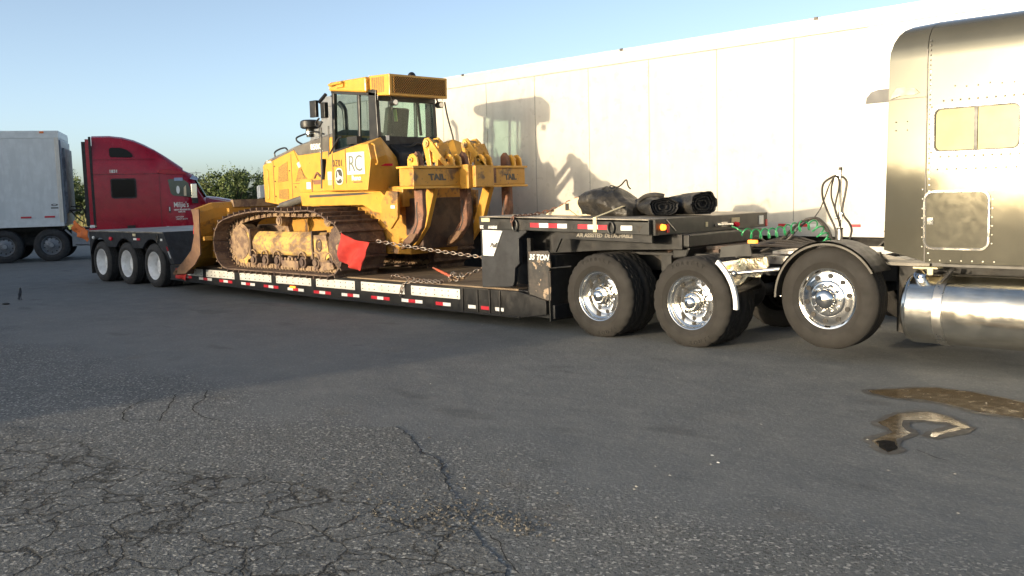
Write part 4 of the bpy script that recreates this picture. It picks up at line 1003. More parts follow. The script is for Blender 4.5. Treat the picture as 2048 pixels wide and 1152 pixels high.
hose([(-4.87, 1.90), (-4.90, 1.84), (-4.91, 1.77), (-4.89, 1.66), (-4.85, 1.55), (-4.835, 1.45)], .010, 'narrow black hose loop hugging the silver pole', y=.96)
hose([(-4.85, 1.90), (-4.825, 1.85), (-4.82, 1.75), (-4.83, 1.64), (-4.84, 1.53), (-4.81, 1.40), (-4.79, 1.25), (-4.77, 1.08)], .010, 'black hose running down in front of the silver pole', y=.95)
hose([(-4.81, 1.89), (-4.77, 1.83), (-4.78, 1.69), (-4.79, 1.56), (-4.78, 1.47), (-4.72, 1.37), (-4.71, 1.28), (-4.75, 1.12)], .012, 'black hose loop on the sleeper side of the silver pole', y=1.02)
hose([(-5.12, 1.43), (-5.055, 1.54), (-4.99, 1.68), (-4.93, 1.79), (-4.87, 1.89)], .007, 'thin dark cord slanting from the hose arch up to the pole top', 'support_cord', y=.98)
gp_ = [(-6.12, 1.32), (-6.02, 1.27), (-5.91, 1.245), (-5.78, 1.25), (-5.67, 1.255), (-5.57, 1.27), (-5.46, 1.295), (-5.37, 1.315), (-5.27, 1.34), (-5.15, 1.36), (-5.07, 1.31), (-5.01, 1.24), (-4.95, 1.18), (-4.85, 1.11)]
P = smooth_path([(-6.60, 1.70, 1.325), (-6.36, 1.30, 1.315)]+[(p[0], .98, p[1]) for p in gp_], 24); path = []
for i, p in enumerate(P):
    k = min(1, max(0, (i-68)/10))*min(1, max(0, (len(P)-18-i)/10)); a = (i-68)*2*PI/23.0
    d = (P[min(i+1, len(P)-1)]-P[max(i-1, 0)]).normalized(); s = Vector((0, 1, 0)); n_ = s.cross(d)
    path.append(p+(s*math.cos(a)+n_*math.sin(a))*.058*k)
b = MB(); b.tube(path, .0085, 7)
tag(b.build('coiled_air_hose', m_green), 'green coiled air line between gooseneck nose and hose stand', 'hose')
# ------------------------------------------------------------------ bulldozer
DZ = thing('bulldozer', (-14.5, 1.295, .515), 'yellow crawler bulldozer with rear ripper chained down on the black lowboy', 'bulldozer')
def dz(n, mb, mt, p=None, **k): return mb.build(n, mt, p or DZ, **k)
MID = 1.295
ICX, ICZ, SCX, SCZ, TR_ = -16.20, .985, -12.99, .985, .455
path = []
for i in range(40): path.append((SCX+(ICX-SCX)*i/40, SCZ-TR_))
path += circ(ICX, ICZ, TR_, 270, 100, 30)
top = [Vector((a, 0, b_)) for a, b_ in (circ(ICX, ICZ, TR_, 270, 100, 30)[-1], (-15.85, 1.515), (-15.3, 1.575), (-14.83, 1.59), (-14.1, 1.575), (-13.4, 1.585), (SCX+.05, SCZ+TR_))]
path += [(p.x, p.z) for p in smooth_path(top, 14)[1:-1]]
path += circ(SCX, SCZ, TR_, 88, -90, 30)
def track(y0, y1):
    P = [Vector((a, 0, b_)) for a, b_ in path]; n = len(P); L = [0]
    for i in range(n): L.append(L[-1]+(P[(i+1) % n]-P[i]).length)
    tot = L[-1]; k = int(round(tot/.198)); pt = tot/k; yc = (y0+y1)/2
    def at(s):
        s %= tot
        for i in range(n):
            if L[i+1] >= s: return P[i].lerp(P[(i+1) % n], (s-L[i])/max(1e-9, L[i+1]-L[i]))
    sh, ln = MB(), MB()
    C0 = Vector(((ICX+SCX)/2, 0, SCZ))
    for i in range(k):
        a, b_ = at(i*pt+.004), at((i+1)*pt-.004); d = (b_-a); ll = d.length; d.normalize(); c = (a+b_)/2; c.y = yc
        nn = Vector((0, 1, 0)).cross(d).normalized()
        if nn.dot(c-Vector((c.x, c.y, SCZ+.1))) < 0 and abs(c.z-SCZ) > .2: nn = -nn
        elif abs(c.z-SCZ) <= .2 and nn.dot(Vector((c.x-C0.x, 0, 0))) < 0: nn = -nn
        Y = Vector((0, 1, 0))
        sh.obox(c, d, Y, nn, ll/2*.985, (y1-y0)/2, .011)
        sh.obox(c+nn*.035-d*(ll/2-.012), d, Y, nn, .010, (y1-y0)/2, .03)
        for s in (-1, 1):
            ln.obox(c-nn*.062+Y*s*.085, d, Y, nn, ll*.56, .022, .042)
            ln.obox(c-nn*.062+Y*s*.115+d*ll*.35, d, Y, nn, ll*.22, .014, .034)
        ln.cyl(c-nn*.062-Y*.14+d*ll*.5, c-nn*.062+Y*.14+d*ll*.5, .026, n=10)
        # bolts of the shoe seen on the inner side
        for s in (-1, 1):
            for q in (-.25, .25): ln.cyl(c-nn*.012+Y*s*.16+d*ll*q, c-nn*.035+Y*s*.16+d*ll*q, .014, n=6)
    o = dz('track', sh, m_mud, weld=False); dz('track_chain', ln, m_mudlight, o, weld=False)
for near in (True, False):
    mir = (lambda y: y+.06) if near else (lambda y: 2*MID-y-.06)
    y0, y1 = sorted((mir(-.18), mir(.68))); track(y0, y1)
    # track frame
    sec = [(.16, .80), (.13, .84), (.11, 1.02), (.16, 1.12), (.24, 1.21), (.36, 1.21), (.36, .80)]
    b = MB(); b.prism([(mir(a), z) for a, z in sec], -15.78, -13.55, 'X')
    TF = dz('track_frame', b, m_yelmud, bevel=.008)
    b = MB(); b.prism([(-16.50, .90), (-16.46, 1.06), (-16.30, 1.17), (-15.80, 1.20), (-15.80, .74), (-15.98, .68), (-16.02, .58), (-16.22, .60), (-16.44, .72)], *sorted((mir(.13), mir(.17)))); dz('idler_yoke', b, m_yelmud, TF, bevel=.01)
    b = MB(); b.box(-15.80, -15.76, *sorted((mir(.075), mir(.38))), .76, 1.26); b.cut(); b.box(-13.80, -13.765, *sorted((mir(.075), mir(.38))), .76, 1.24); dz('frame_collar', b, m_mud, TF)
    b = MB(); b.prism([(-13.76, .78), (-13.76, 1.17), (-13.40, 1.17), (-13.32, .80), (-13.32, .70), (-13.6, .72)], *sorted((mir(.10), mir(.15)))); EP = dz('frame_end_plate', b, m_yelmud, TF, bevel=.006)
    b = MB(); t_ = [(-13.60+.075*math.cos(a), mir(.095), 1.0+.095*math.sin(a)) for a in [2*PI*q/20 for q in range(20)]]; b.tube(t_, .016, 6, closed=True); b.ball((-13.60, mir(.10), 1.0), .05, .02, .06); dz('inspection_cover', b, m_mud, EP)
    b = MB(); b.cyl((ICX, mir(.14), ICZ), (ICX, mir(.34), ICZ), .37, n=40); b.cyl((ICX, mir(.12), ICZ), (ICX, mir(.36), ICZ), .30, n=40); dz('idler_wheel', b, m_mudlight)
    # final drive with its bolted cover
    b = MB(); s = -1 if near else 1
    prof = [(.40, .16), (.392, .13), (.36, .115), (.33, .10), (.20, .085), (.16, .06), (.10, .055), (.0001, .05)]
    b.lathe([(r, mir(y)) for r, y in prof], (SCX, 0, SCZ), 'Y', 60, rf=lambda r, a, t, j: r*(1-.035*((int(round(t/(2*PI)*60)) % 2))) if j == 0 else r)
    b.cyl((SCX, mir(.16), SCZ), (SCX, mir(.34), SCZ), .38, n=40)
    SPK = dz('sprocket', b, m_mud)
    b = MB()
    for q in range(30):
        a = 2*PI*q/30; b.cyl((SCX+.375*math.cos(a), mir(.128), SCZ+.375*math.sin(a)), (SCX+.375*math.cos(a), mir(.105), SCZ+.375*math.sin(a)), .014, n=6)
    for q in range(14):
        a = PI*.9+PI*1.2*q/14; b.cyl((SCX+.26*math.cos(a), mir(.10), SCZ+.26*math.sin(a)), (SCX+.26*math.cos(a), mir(.085), SCZ+.26*math.sin(a)), .009, n=6)
    b.cyl((SCX, mir(.06), SCZ), (SCX, mir(.035), SCZ), .055, .045, 16); dz('cover_bolts', b, m_mudlight, SPK)
    b = MB()
    for q in range(7):
        x = -15.72+q*.40
        b.cyl((x, mir(.10), .70), (x, mir(.36), .70), .10, n=20); b.cyl((x, mir(.07), .70), (x, mir(.10), .70), .06, n=16); b.cut()
    dz('track_rollers', b, m_mud)
    b = MB()
    for q in range(7):
        x = -15.72+q*.40
        if q == 3: continue
        b.lathe([(.105, mir(.085)), (.125, mir(.085)), (.125, mir(.11)), (.105, mir(.11))], (x, 0, .76), 'Y', 16, t0=0, t1=PI, closed=True); b.cut()
    b.prism([(-14.75, .72), (-14.2, .72), (-14.2, .60), (-14.7, .60)], *sorted((mir(.06), mir(.09)))); b.prism([(-13.55, .72), (-13.2, .72), (-13.15, .62), (-13.5, .58)], *sorted((mir(.06), mir(.09))))
    for q in range(5): b.cyl((-14.72+q*.11, mir(.06), .745), (-14.72+q*.11, mir(.08), .745), .03, n=8); b.cut()
    dz('roller_guards', b, m_mudlight)
    for x, z in ((-14.83, 1.405), (-13.36, 1.405)):
        b = MB(); b.cyl((x, mir(.12), z), (x, mir(.34), z), .09, n=24); b.cyl((x, mir(.10), z), (x, mir(.12), z), .07, n=24); b.cyl((x, mir(.09), z), (x, mir(.11), z), .03, n=12); b.bar((x, mir(.3), z-.05), (x, mir(.34), 1.2), .09); dz('carrier_roller', b, m_mudlight)
    mir = (lambda y: y) if near else (lambda y: 2*MID-y)
    # fender box / tank beside the cab
    A = [(-13.25, 2.50), (-12.42, 2.63), (-12.20, 2.62), (-12.14, 2.38), (-12.25, 1.90), (-13.46, 1.91), (-13.35, 2.36)]
    B = [(-13.25, 2.56), (-12.42, 2.71), (-12.28, 2.735), (-12.15, 2.45), (-12.26, 1.87), (-13.46, 1.88), (-13.35, 2.40)]
    C_ = [(-13.25, 2.40), (-12.55, 2.42), (-12.32, 2.42), (-12.28, 2.30), (-12.30, 1.95), (-13.46, 1.95), (-13.35, 2.30)]
    b = MB(); b.loft([[Vector((x, mir(yy), z)) for x, z in S] for S, yy in ((A, .20), (B, .52), (C_, .86))], False)
    FB = dz('fender_box', b, m_yel, bevel=.012)
    b = MB(); b.prism([(-14.50, 1.90), (-12.28, 1.90), (-12.20, 1.86), (-12.05, 1.76), (-12.05, 1.50), (-12.4, 1.55), (-12.7, 1.66), (-14.1, 1.66), (-14.45, 1.66)], *sorted((mir(.42), mir(.62)))); dz('fender_skirt', b, m_yel, bevel=.008)
    b = MB(); b.prism([(-14.2, 1.845), (-12.65, 1.865), (-12.45, 1.84), (-12.85, 1.825), (-14.2, 1.80)], *sorted((mir(.414), mir(.419)))); dz('skirt_slot', b, m_rivetdark)
    if near: FBN = FB
b = MB(); b.box(-13.16-.006, -13.16+.006, .1945, .1985, 1.93, 2.50); b.box(-12.80-.005, -12.80+.005, .1945, .1985, 2.02, 2.565); dz('door_gap', b, m_rivetdark, FBN)
m_decal = M('white_decal', (.78, .77, .72), .5)
b = MB(); b.box(-12.765, -12.30, .192, .197, 2.155, 2.505); dl = dz('decal_panel', b, m_decal, FBN)
text('RC', .37, (-12.535, .188, 2.315), 'front', M('grey_letter', (.16, .18, .16), .5), dl, sx=.86, spacing=.82)
text('Reno', .11, (-12.53, .194, 2.095), 'front', m_decal, FBN, bold=.004, sx=1.05)
b = MB(); b.box(-12.61, -12.38, .193, .197, 2.025, 2.04); dz('decal_line', b, m_rivetdark, FBN)
text('0Z01', .155, (-13.02, .194, 2.345), 'front', m_rivetdark, FBN, bold=.001, sx=.75, spacing=1.15)
# leaping animal badge
b = MB(); ov = [(-12.985+.105*math.copysign(abs(math.cos(a))**.75, math.cos(a)), 2.135+.135*math.copysign(abs(math.sin(a))**.8, math.sin(a))) for a in [2*PI*q/28 for q in range(28)]]
b.prism(ov, .190, .196); bd = dz('badge', b, m_decal, FBN)
b = MB(); b.prism([(-12.985+(x+12.985)*.84, 2.135+(z-2.135)*.86) for x, z in ov], .186, .190); dz('badge_field', b, m_rivetdark, bd)
b = MB(); dp = [(-13.06, 2.08), (-13.045, 2.11), (-13.02, 2.12), (-13.02, 2.15), (-13.03, 2.19), (-13.015, 2.215), (-13.0, 2.19), (-12.99, 2.15), (-12.95, 2.135), (-12.92, 2.13), (-12.905, 2.10), (-12.92, 2.06), (-12.935, 2.10), (-12.96, 2.095), (-12.99, 2.075), (-13.02, 2.06), (-13.03, 2.085)]
b.prism([(x, z+.005) for x, z in dp], .183, .186); dz('badge_animal', b, m_decal, bd)
b = MB(); b.box(-13.31, -13.20, .193, .197, 2.08, 2.22); dz('warning_label', b, m_decal, FBN)
b = MB(); b.box(-13.31, -13.20, .193, .197, 2.0, 2.07); dz('warning_label', b, m_strap, FBN)
b = MB(); b.tube(smooth_path([(-12.20, .27, 2.62), (-12.13, .27, 2.60), (-12.12, .28, 2.50), (-12.10, .30, 2.33), (-12.14, .29, 2.30)], 5), .014, 6); dz('grab_rail', b, m_yel, FBN)
b = MB(); b.box(-12.19, -12.175, .36, .66, 2.275, 2.315); dz('red_strip', b, m_redlens, FBN)
# centre body between the tracks
b = MB(); b.box(-15.6, -11.95, .78, 1.81, .85, 1.72); b.cut(); b.box(-12.6, -11.9, .62, 1.97, 1.62, 1.95); dz('main_case', b, m_yelworn, bevel=.02)
b = MB(); b.box(-16.9, -15.6, .8, 1.79, .75, 1.3); b.bar((-15.9, .86, 1.0), (-17.0, .7, .78), .12, .22); b.bar((-15.9, 1.73, 1.0), (-17.0, 1.89, .78), .12, .22); dz('push_frame', b, m_mudlight, bevel=.01)
for y in (.62, 1.97):
    b = MB(); b.cyl((-14.62, y, 1.80), (-15.42, y, 1.66), .068, n=18); CY = dz('lift_cylinder', b, m_hoodgrey); b = MB(); b.cyl((-15.42, y, 1.66), (-16.6, y, 1.42), .028, n=12); dz('cylinder_rod', b, m_chrome, CY)
# hood ------------------------------------------------------
h0, h1 = .75, 1.84
b = MB(); b.prism([(-16.20, 1.74), (-16.22, 2.42), (-16.10, 2.50), (-15.12, 2.69), (-14.05, 2.83), (-13.75, 2.86), (-13.75, 1.60), (-15.5, 1.66)], h0, h1); HD = dz('hood', b, m_yel, bevel=.015)
b = MB(); b.loft([[Vector((x, y, z)) for y, z in [(h0-.008, zz-.035), (h0+.01, zz+.02), (h0+.16, zz+.075), (h1-.16, zz+.075), (h1-.01, zz+.02), (h1+.008, zz-.035)]] for x, zz in ((-16.16, 2.475), (-15.12, 2.705), (-14.05, 2.86), (-13.80, 2.885))], False); dz('hood_top', b, m_hoodgrey, HD, bevel=.008)
b = MB(); b.prism([(-15.14, 2.70), (-15.00, 2.565), (-14.02, 2.60), (-14.02, 2.86)], h0-.006, h0-.001); HS = dz('hood_stripe', b, m_hoodgrey, HD)
text('850K', .135, (-14.42, h0-.011, 2.69), 'front', m_decal, HS, bold=.005, sx=1.05)
text('LGP', .05, (-14.25, h0-.011, 2.60), 'front', m_decal, HS, bold=.001)
text('Deere', .07, (-15.98, h0-.006, 2.49), 'front', m_decal, HD, bold=.002, sx=.9, shear=.2)
m_perf = M('perforated_yellow_panel', (.45, .25, .04), .6, c2=(.2, .11, .03), ns=90, lo=.45, hi=.55)
for pl in ([(-15.70, 2.10), (-15.36, 2.12), (-15.36, 2.47), (-15.66, 2.38)], [(-15.70, 1.80), (-15.36, 1.78), (-15.36, 1.97), (-15.68, 1.96)], [(-15.12, 2.10), (-14.72, 2.12), (-14.98, 2.36)]):
    b = MB(); b.prism(pl, h0-.005, h0-.001); dz('perforated_panel', b, m_perf, HD)
b = MB()
for x in (-15.85, -15.24): b.box(x, x+.01, h0-.004, h0-.001, 1.74, 2.6 if x > -15.5 else 2.5)
b.bar((-15.13, h0-.003, 2.68), (-14.80, h0-.003, 2.15), .004, .012, up=(0, 1, 0)); b.box(-15.2, -14.8, h0-.004, h0-.001, 2.06, 2.068)
for x, z in ((-15.80, 2.40), (-15.80, 2.12), (-15.80, 1.84), (-15.30, 2.3), (-15.12, 2.0)): b.cyl((x, h0-.012, z), (x, h0-.001, z), .013, n=8)
dz('panel_gaps', b, m_rivetdark, HD)
b = MB(); b.prism([(-15.05, 2.42), (-14.98, 2.46), (-14.92, 2.37), (-14.99, 2.33)], h0-.005, h0-.001); dz('warning_label', b, m_decal, HD)
b = MB(); b.prism(rrect(-16.17, -16.02, 1.78, 2.36, .05), h0-.012, h0-.001); dz('door_bulge', b, m_yel, HD, bevel=.01)
# yellow step box ahead of the fender
b = MB(); b.box(-14.55, -13.48, .46, .75, 1.90, 2.13); SB = dz('step_box', b, m_yel, bevel=.01)
b = MB(); b.box(-14.17, -14.15, .452, .458, 1.9, 2.12); b.prism([(-14.14, 2.10), (-13.85, 2.10), (-13.88, 2.03), (-14.1, 2.03)], .45, .458); b.tube(smooth_path([(-14.1, .47, 2.13), (-14.0, .46, 2.22), (-13.9, .47, 2.15), (-13.82, .47, 2.2)], 4), .02, 6); dz('step_details', b, m_rust, SB)
b = MB(); b.box(-14.33, -14.2, .452, .458, 1.95, 2.07); dz('warning_label', b, m_decal, SB)
for pth in ([(-16.05, .95, 2.53), (-16.1, .95, 2.66), (-15.95, .95, 2.72), (-15.72, .95, 2.74), (-15.62, .95, 2.66)], [(-15.15, .95, 2.78), (-15.32, .95, 2.85), (-15.28, .95, 2.92), (-14.75, .95, 2.98), (-14.45, .95, 2.92)]):
    b = MB(); b.tube(smooth_path(pth, 5), .016, 6); dz('grab_rail', b, m_black, HD)
b = MB(); c = (-14.95, 1.0); b.lathe([(.0001, 3.21), (.13, 3.205), (.17, 3.18), (.178, 3.13), (.17, 3.07), (.14, 3.05), (.08, 3.045), (.07, 2.9)], (c[0], c[1], 0), 'Z', 32); PC = dz('pre_cleaner', b, m_dark)
b = MB(); b.lathe([(.075, 3.0), (.085, 3.0), (.085, 2.95), (.075, 2.95)], (c[0], c[1], 0), 'Z', 20); dz('clamp', b, m_alu, PC)
b = MB(); b.tube(smooth_path([(-14.62, 1.55, 2.8), (-14.62, 1.55, 3.3), (-14.66, 1.55, 3.42), (-14.78, 1.55, 3.52)], 5), .05, 12); dz('exhaust_pipe', b, m_black)
# cab -------------------------------------------------------
c0, c1 = .66, 1.93; XF, XR = -13.80, -12.52
b = MB()
for y in (c0+.03, c1-.03):
    b.bar((XF+.02, y, 2.30), (XF+.08, y, 3.64), .07); b.bar((-13.06, y, 2.50), (-13.03, y, 3.56), .045, .06)
    b.prism([(XR-.24, 2.3), (XR-.22, 3.5), (XR-.03, 3.46), (XR+.02, 2.3)], y-.035, y+.035)
    b.bar((XF+.08, y, 3.60), (XR-.02, y, 3.46), .07, .10)
b.bar((XF+.06, c0, 3.6), (XF+.06, c1, 3.6), .08); b.bar((XR-.04, c0+.02, 3.40), (XR-.04, c1-.02, 3.40), .08, .12)
b.prism([(XF, 2.25), (XF+.0, 2.60), (-13.2, 2.66), (XR-.1, 2.76), (XR, 2.76), (XR+.03, 2.25)], c0, c0+.04); b.prism([(XF, 2.25), (XF+.0, 2.60), (-13.2, 2.66), (XR-.1, 2.76), (XR, 2.76), (XR+.03, 2.25)], c1-.04, c1)
CBF = dz('cab_frame', b, m_dark, bevel=.008)
b = MB(); b.box(XF, XF+.04, c0, c1, 2.2, 2.75); dz('cab_front_panel', b, m_dark, CBF)
b = MB(); b.prism([(XF+.06, 2.62), (-13.09, 2.67), (-13.06, 3.52), (XF+.12, 3.58)], c0+.025, c0+.033); dz('side_glass', b, m_glass, CBF)
b = MB(); b.prism([(-13.02, 2.68), (XR-.24, 2.76), (XR-.22, 3.47), (-13.0, 3.51)], c0+.025, c0+.033); dz('side_glass', b, m_glass, CBF)
b = MB(); b.prism([(XF+.06, 2.62), (XR-.24, 2.74), (XR-.22, 3.47), (XF+.12, 3.56)], c1-.033, c1-.025); dz('side_glass', b, m_glass, CBF)
b = MB(); b.box(XR-.03, XR-.022, c0+.07, c1-.07, 2.76, 3.36); dz('rear_glass', b, m_glass, CBF)
b = MB(); b.prism([(c0-.02, 2.10), (c1+.02, 2.10), (c1+.02, 2.77), (c0-.02, 2.77)], XR-.06, XR+.02, 'X'); RPn = dz('rear_panel', b, m_navy, CBF, bevel=.01)
b = MB(); b.prism([(XR, 2.66), (XR+.29, 2.50), (XR+.34, 2.1), (XR+.3, 1.8), (XR, 1.8)], .86, 1.73); RT_ = dz('rear_tank', b, m_navy, bevel=.03)
tt = text('DEERE', .235, (0, 0, 0), 'rear', m_decal, RT_, bold=.004)
tt.data.transform(Matrix.Translation(-(Vector((0, 0, 0))-OFF[RT_]))); tt.data.transform(Matrix.Rotation(R(-11), 4, 'Y')); tt.data.transform(Matrix.Translation(Vector((XR+.335, MID+.02, 2.335))-OFF[RT_]))
b = MB(); b.box(XR+.0, XR+.03, .80, .86, 2.70, 2.78); dz('latch_plate', b, m_decal, RPn)
b = MB(); b.tube(smooth_path([(XR+.02, 1.02, 2.62), (XR+.12, 1.2, 2.60), (XR+.1, 1.4, 2.66), (XR+.04, 1.6, 2.6)], 5), .02, 6); b.ball((XR+.03, 1.72, 2.3), .06); dz('hydraulic_hose', b, m_hose, RPn)
b = MB(); b.box(-13.2, -12.75, 1.0, 1.5, 2.35, 2.62); b.prism([(-12.80, 2.55), (-12.68, 3.25), (-12.78, 3.27), (-12.92, 2.60)], 1.02, 1.48); b.box(-13.2, -12.8, .93, 1.0, 2.62, 2.78); dz('operator_seat', b, M('seat_cloth', (.05, .05, .045), .8), CBF, bevel=.03)
b = MB(); b.box(-13.75, -13.4, .75, 1.1, 2.3, 2.8); b.bar((-13.4, 1.3, 2.6), (-13.55, 1.3, 2.95), .04); dz('console', b, m_dark, CBF)
b = MB(); b.bar((XR-.06, c0+.43, 3.02), (XR-.06, c0+.41, 3.22), .015, .07, up=(1, 0, 0)); dz('yellow_tag', b, m_lime, CBF)
b = MB(); b.bar((XR-.05, 1.0, 3.3), (XR-.05, .98, 2.82), .012, .02); b.cut(); b.bar((XR-.04, 1.55, 3.38), (XR-.04, 1.60, 2.8), .02, .05); dz('window_bars', b, m_black, CBF)
# roof
b = MB(); b.prism([(-13.72, .60), (-14.02, .80), (-14.10, 1.0), (-14.10, 1.59), (-14.02, 1.79), (-13.72, 1.99), (-12.72, 1.99), (-12.72, .60)], 3.56, 3.735, 'Z')
for i, v in enumerate(b.v):
    if v.z < 3.6: v.z = 3.60-(v.x+13.8)*.11
RF = dz('cab_roof', b, m_yel, bevel=.03)
b = MB(); b.prism([(-12.74, 3.435), (-12.21, 3.395), (-12.20, 3.735), (-12.74, 3.75)], .68, 1.91); AB = dz('ac_housing', b, m_yel, RF, bevel=.012)
b = MB()
for i in range(6):
    for j in range(13): b.box(-12.66+i*.056, -12.625+i*.056, .674, .679, 3.465+j*.019, 3.475+j*.019)
dz('louvre', b, m_rivetdark, AB)
m_mesh = M('guard_mesh_paint', (.50, .24, .035), .6)
b = MB()
y0, y1, z0, z1 = .74, 1.85, 3.44, 3.70
b.box(-12.196, -12.188, y0, y1, z0, z1); dz('guard_backing', b, m_blackdull, AB)
b = MB()
k = 34
def clipseg(a, c):
    (ya, za), (yb, zb_) = a, c; t0, t1 = 0, 1
    for p, q in ((-(yb-ya), ya-y0), (yb-ya, y1-ya), (-(zb_-za), za-z0), (zb_-za, z1-za)):
        if abs(p) < 1e-9:
            if q < 0: return None
        else:
            r = q/p
            if p < 0: t0 = max(t0, r)
            else: t1 = min(t1, r)
    if t0 >= t1: return None
    return (ya+(yb-ya)*t0, za+(zb_-za)*t0), (ya+(yb-ya)*t1, za+(zb_-za)*t1)
for i in range(-8, 40):
    for s in (-1, 1):
        a = (y0+i*.045, z0-.1); c = (y0+i*.045+s*.6, z0+.5)
        q = clipseg(a if s > 0 else (a[0]+.0, a[1]), c)
        if q: b.bar((-12.182, q[0][0], q[0][1]), (-12.182, q[1][0], q[1][1]), .004, .010, up=(1, 0, 0))
dz('guard_mesh', b, m_mesh, AB, weld=False)
b = MB(); b.tube([(-13.62, .56, 3.685), (-13.3, .56, 3.695)], .022, 10); b.cyl((-13.69, .56, 3.685), (-13.62, .56, 3.685), .018, .026, 10); b.box(-13.5, -13.3, .57, .62, 3.62, 3.70); dz('front_lamp', b, m_yel, RF)
b = MB(); b.ball((-12.45, 1.35, 3.75), .07, .07, .08); dz('beacon', b, m_black, RF)
for y in (.85, 1.83):
    b = MB(); b.cyl((-12.38, y, 3.30), (-12.28, y, 3.30), .05, .055, 18); b.bar((-12.36, y, 3.33), (-12.40, y, 3.43), .02); WLm = dz('work_lamp', b, m_dark, RF); b = MB(); b.cyl((-12.28, y, 3.30), (-12.272, y, 3.30), .046, .04, 18); dz('lamp_lens', b, m_alu, WLm)
b = MB(); b.tube(smooth_path([(-12.36, 1.98, 3.36), (-12.34, 2.02, 3.1), (-12.28, 2.08, 2.72), (-12.34, 2.05, 2.66), (-12.5, 1.97, 2.68)], 5), .014, 6); dz('grab_rail', b, m_black, CBF)
b = MB(); b.tube(smooth_path([(-13.80, .58, 3.55), (-13.84, .5, 3.45), (-13.86, .46, 3.40)], 4), .03, 8); b.box(-14.02, -13.84, .38, .44, 3.16, 3.44); b.box(-13.82, -13.70, .46, .54, 3.14, 3.40); b.tube(smooth_path([(-13.85, .45, 3.14), (-13.95, .44, 3.06), (-13.86, .44, 3.0), (-13.78, .46, 3.08)], 5), .018, 6); dz('mirror', b, m_black, CBF, bevel=.01)
b = MB(); b.tube([(-13.66, .50, 3.0), (-13.66, .48, 2.6), (-13.66, .48, 2.2)], .014, 6); b.tube([(-13.76, .42, 2.98), (-13.78, .40, 2.2), (-13.80, .40, 1.95)], .014, 6); b.box(-13.80, -13.73, .40, .47, 2.1, 2.45); dz('handrail', b, m_black, CBF)
b = MB(); b.tube(smooth_path([(-13.45, .36, 2.50), (-13.42, .36, 2.56), (-13.2, .36, 2.76), (-13.1, .36, 2.78)], 4), .014, 6); b.box(-13.05, -12.78, .42, .52, 2.66, 2.78); b.bar((-13.45, .36, 2.50), (-12.9, .36, 2.63), .014); dz('armrest_guard', b, m_dark, CBF)
# blade -----------------------------------------------------
def prof(top):
    f = [(-16.98, top), (-16.93, top-.10), (-16.90, top-.28), (-16.93, top-.52), (-17.06, top-.78), (-17.32, .70), (-17.62, .53), (-17.80, .44)]
    return f
b = MB(); Yb0, Yb1 = -.34, 2.93
secs = []
for y, tp_ in ((Yb0, 1.64), (.05, 1.76), (.5, 1.77), (2.09, 1.77), (2.54, 1.76), (Yb1, 1.64)):
    f = prof(tp_); bk = [(x+.05, z-.01) for x, z in f[::-1]]; bk[0] = (-17.76, .40)
    secs.append([Vector((x, y, z)) for x, z in f+bk])
b.loft(secs, False); BLD = dz('blade', b, m_yelworn)
for y0, y1 in ((Yb0-.03, Yb0), (Yb1, Yb1+.03)):
    b = MB(); b.prism(prof(1.645)+[(-17.70, .39), (-17.35, .41), (-16.95, .60), (-16.72, .80), (-16.68, 1.64)], y0, y1); dz('end_plate', b, m_blade, BLD, bevel=.006)
b = MB(); b.box(-16.94, -16.70, .0, 2.59, .70, 1.05); b.cut(); b.box(-16.90, -16.66, -.3, 2.89, 1.05, 1.13); b.cut(); b.box(-16.92, -16.76, .3, 2.3, 1.50, 1.64); dz('blade_ribs', b, m_yelworn, BLD, bevel=.01)
b = MB(); b.prism([(-17.80, .44), (-17.86, .38), (-17.70, .37), (-17.66, .46)], Yb0-.03, Yb1+.03); dz('cutting_edge', b, m_blade, BLD)
b = MB(); b.prism([(-16.95, 1.66), (-16.95, 1.80), (-16.86, 1.80), (-16.82, 1.66)], .45, 2.1); dz('spill_guard', b, m_mudlight, BLD)
# ripper ----------------------------------------------------
b = MB(); b.box(-11.34, -11.0, .10, 2.49, 1.93, 2.20); RB = dz('ripper_beam', b, m_yelworn, bevel=.012)
b = MB(); b.box(-11.37, -10.97, .07, 2.52, 2.20, 2.235); b.cut(); b.box(-11.37, -10.97, .07, 2.52, 1.895, 1.93); dz('beam_flange', b, m_yel, RB, bevel=.006)
b = MB(); b.box(-11.0, -10.72, 1.10, 1.49, 1.90, 2.23); b.box(-11.0, -10.80, 1.02, 1.10, 1.88, 2.25); dz('shank_pocket', b, m_yelworn, RB, bevel=.01)
b = MB(); b.box(-10.99, -10.90, 1.52, 1.72, 1.96, 2.2); b.box(-11.0, -10.85, 1.56, 1.6, 1.9, 2.22); dz('valve_block', b, m_rust, RB)
text('TAIL', .13, (-10.996, .57, 2.06), 'rear', m_rivetdark, RB, bold=.006, sx=1.25, shear=-.15)
text('TAIL', .13, (-10.996, 2.15, 2.05), 'rear', m_rivetdark, RB, bold=.006, sx=1.0, shear=-.15)
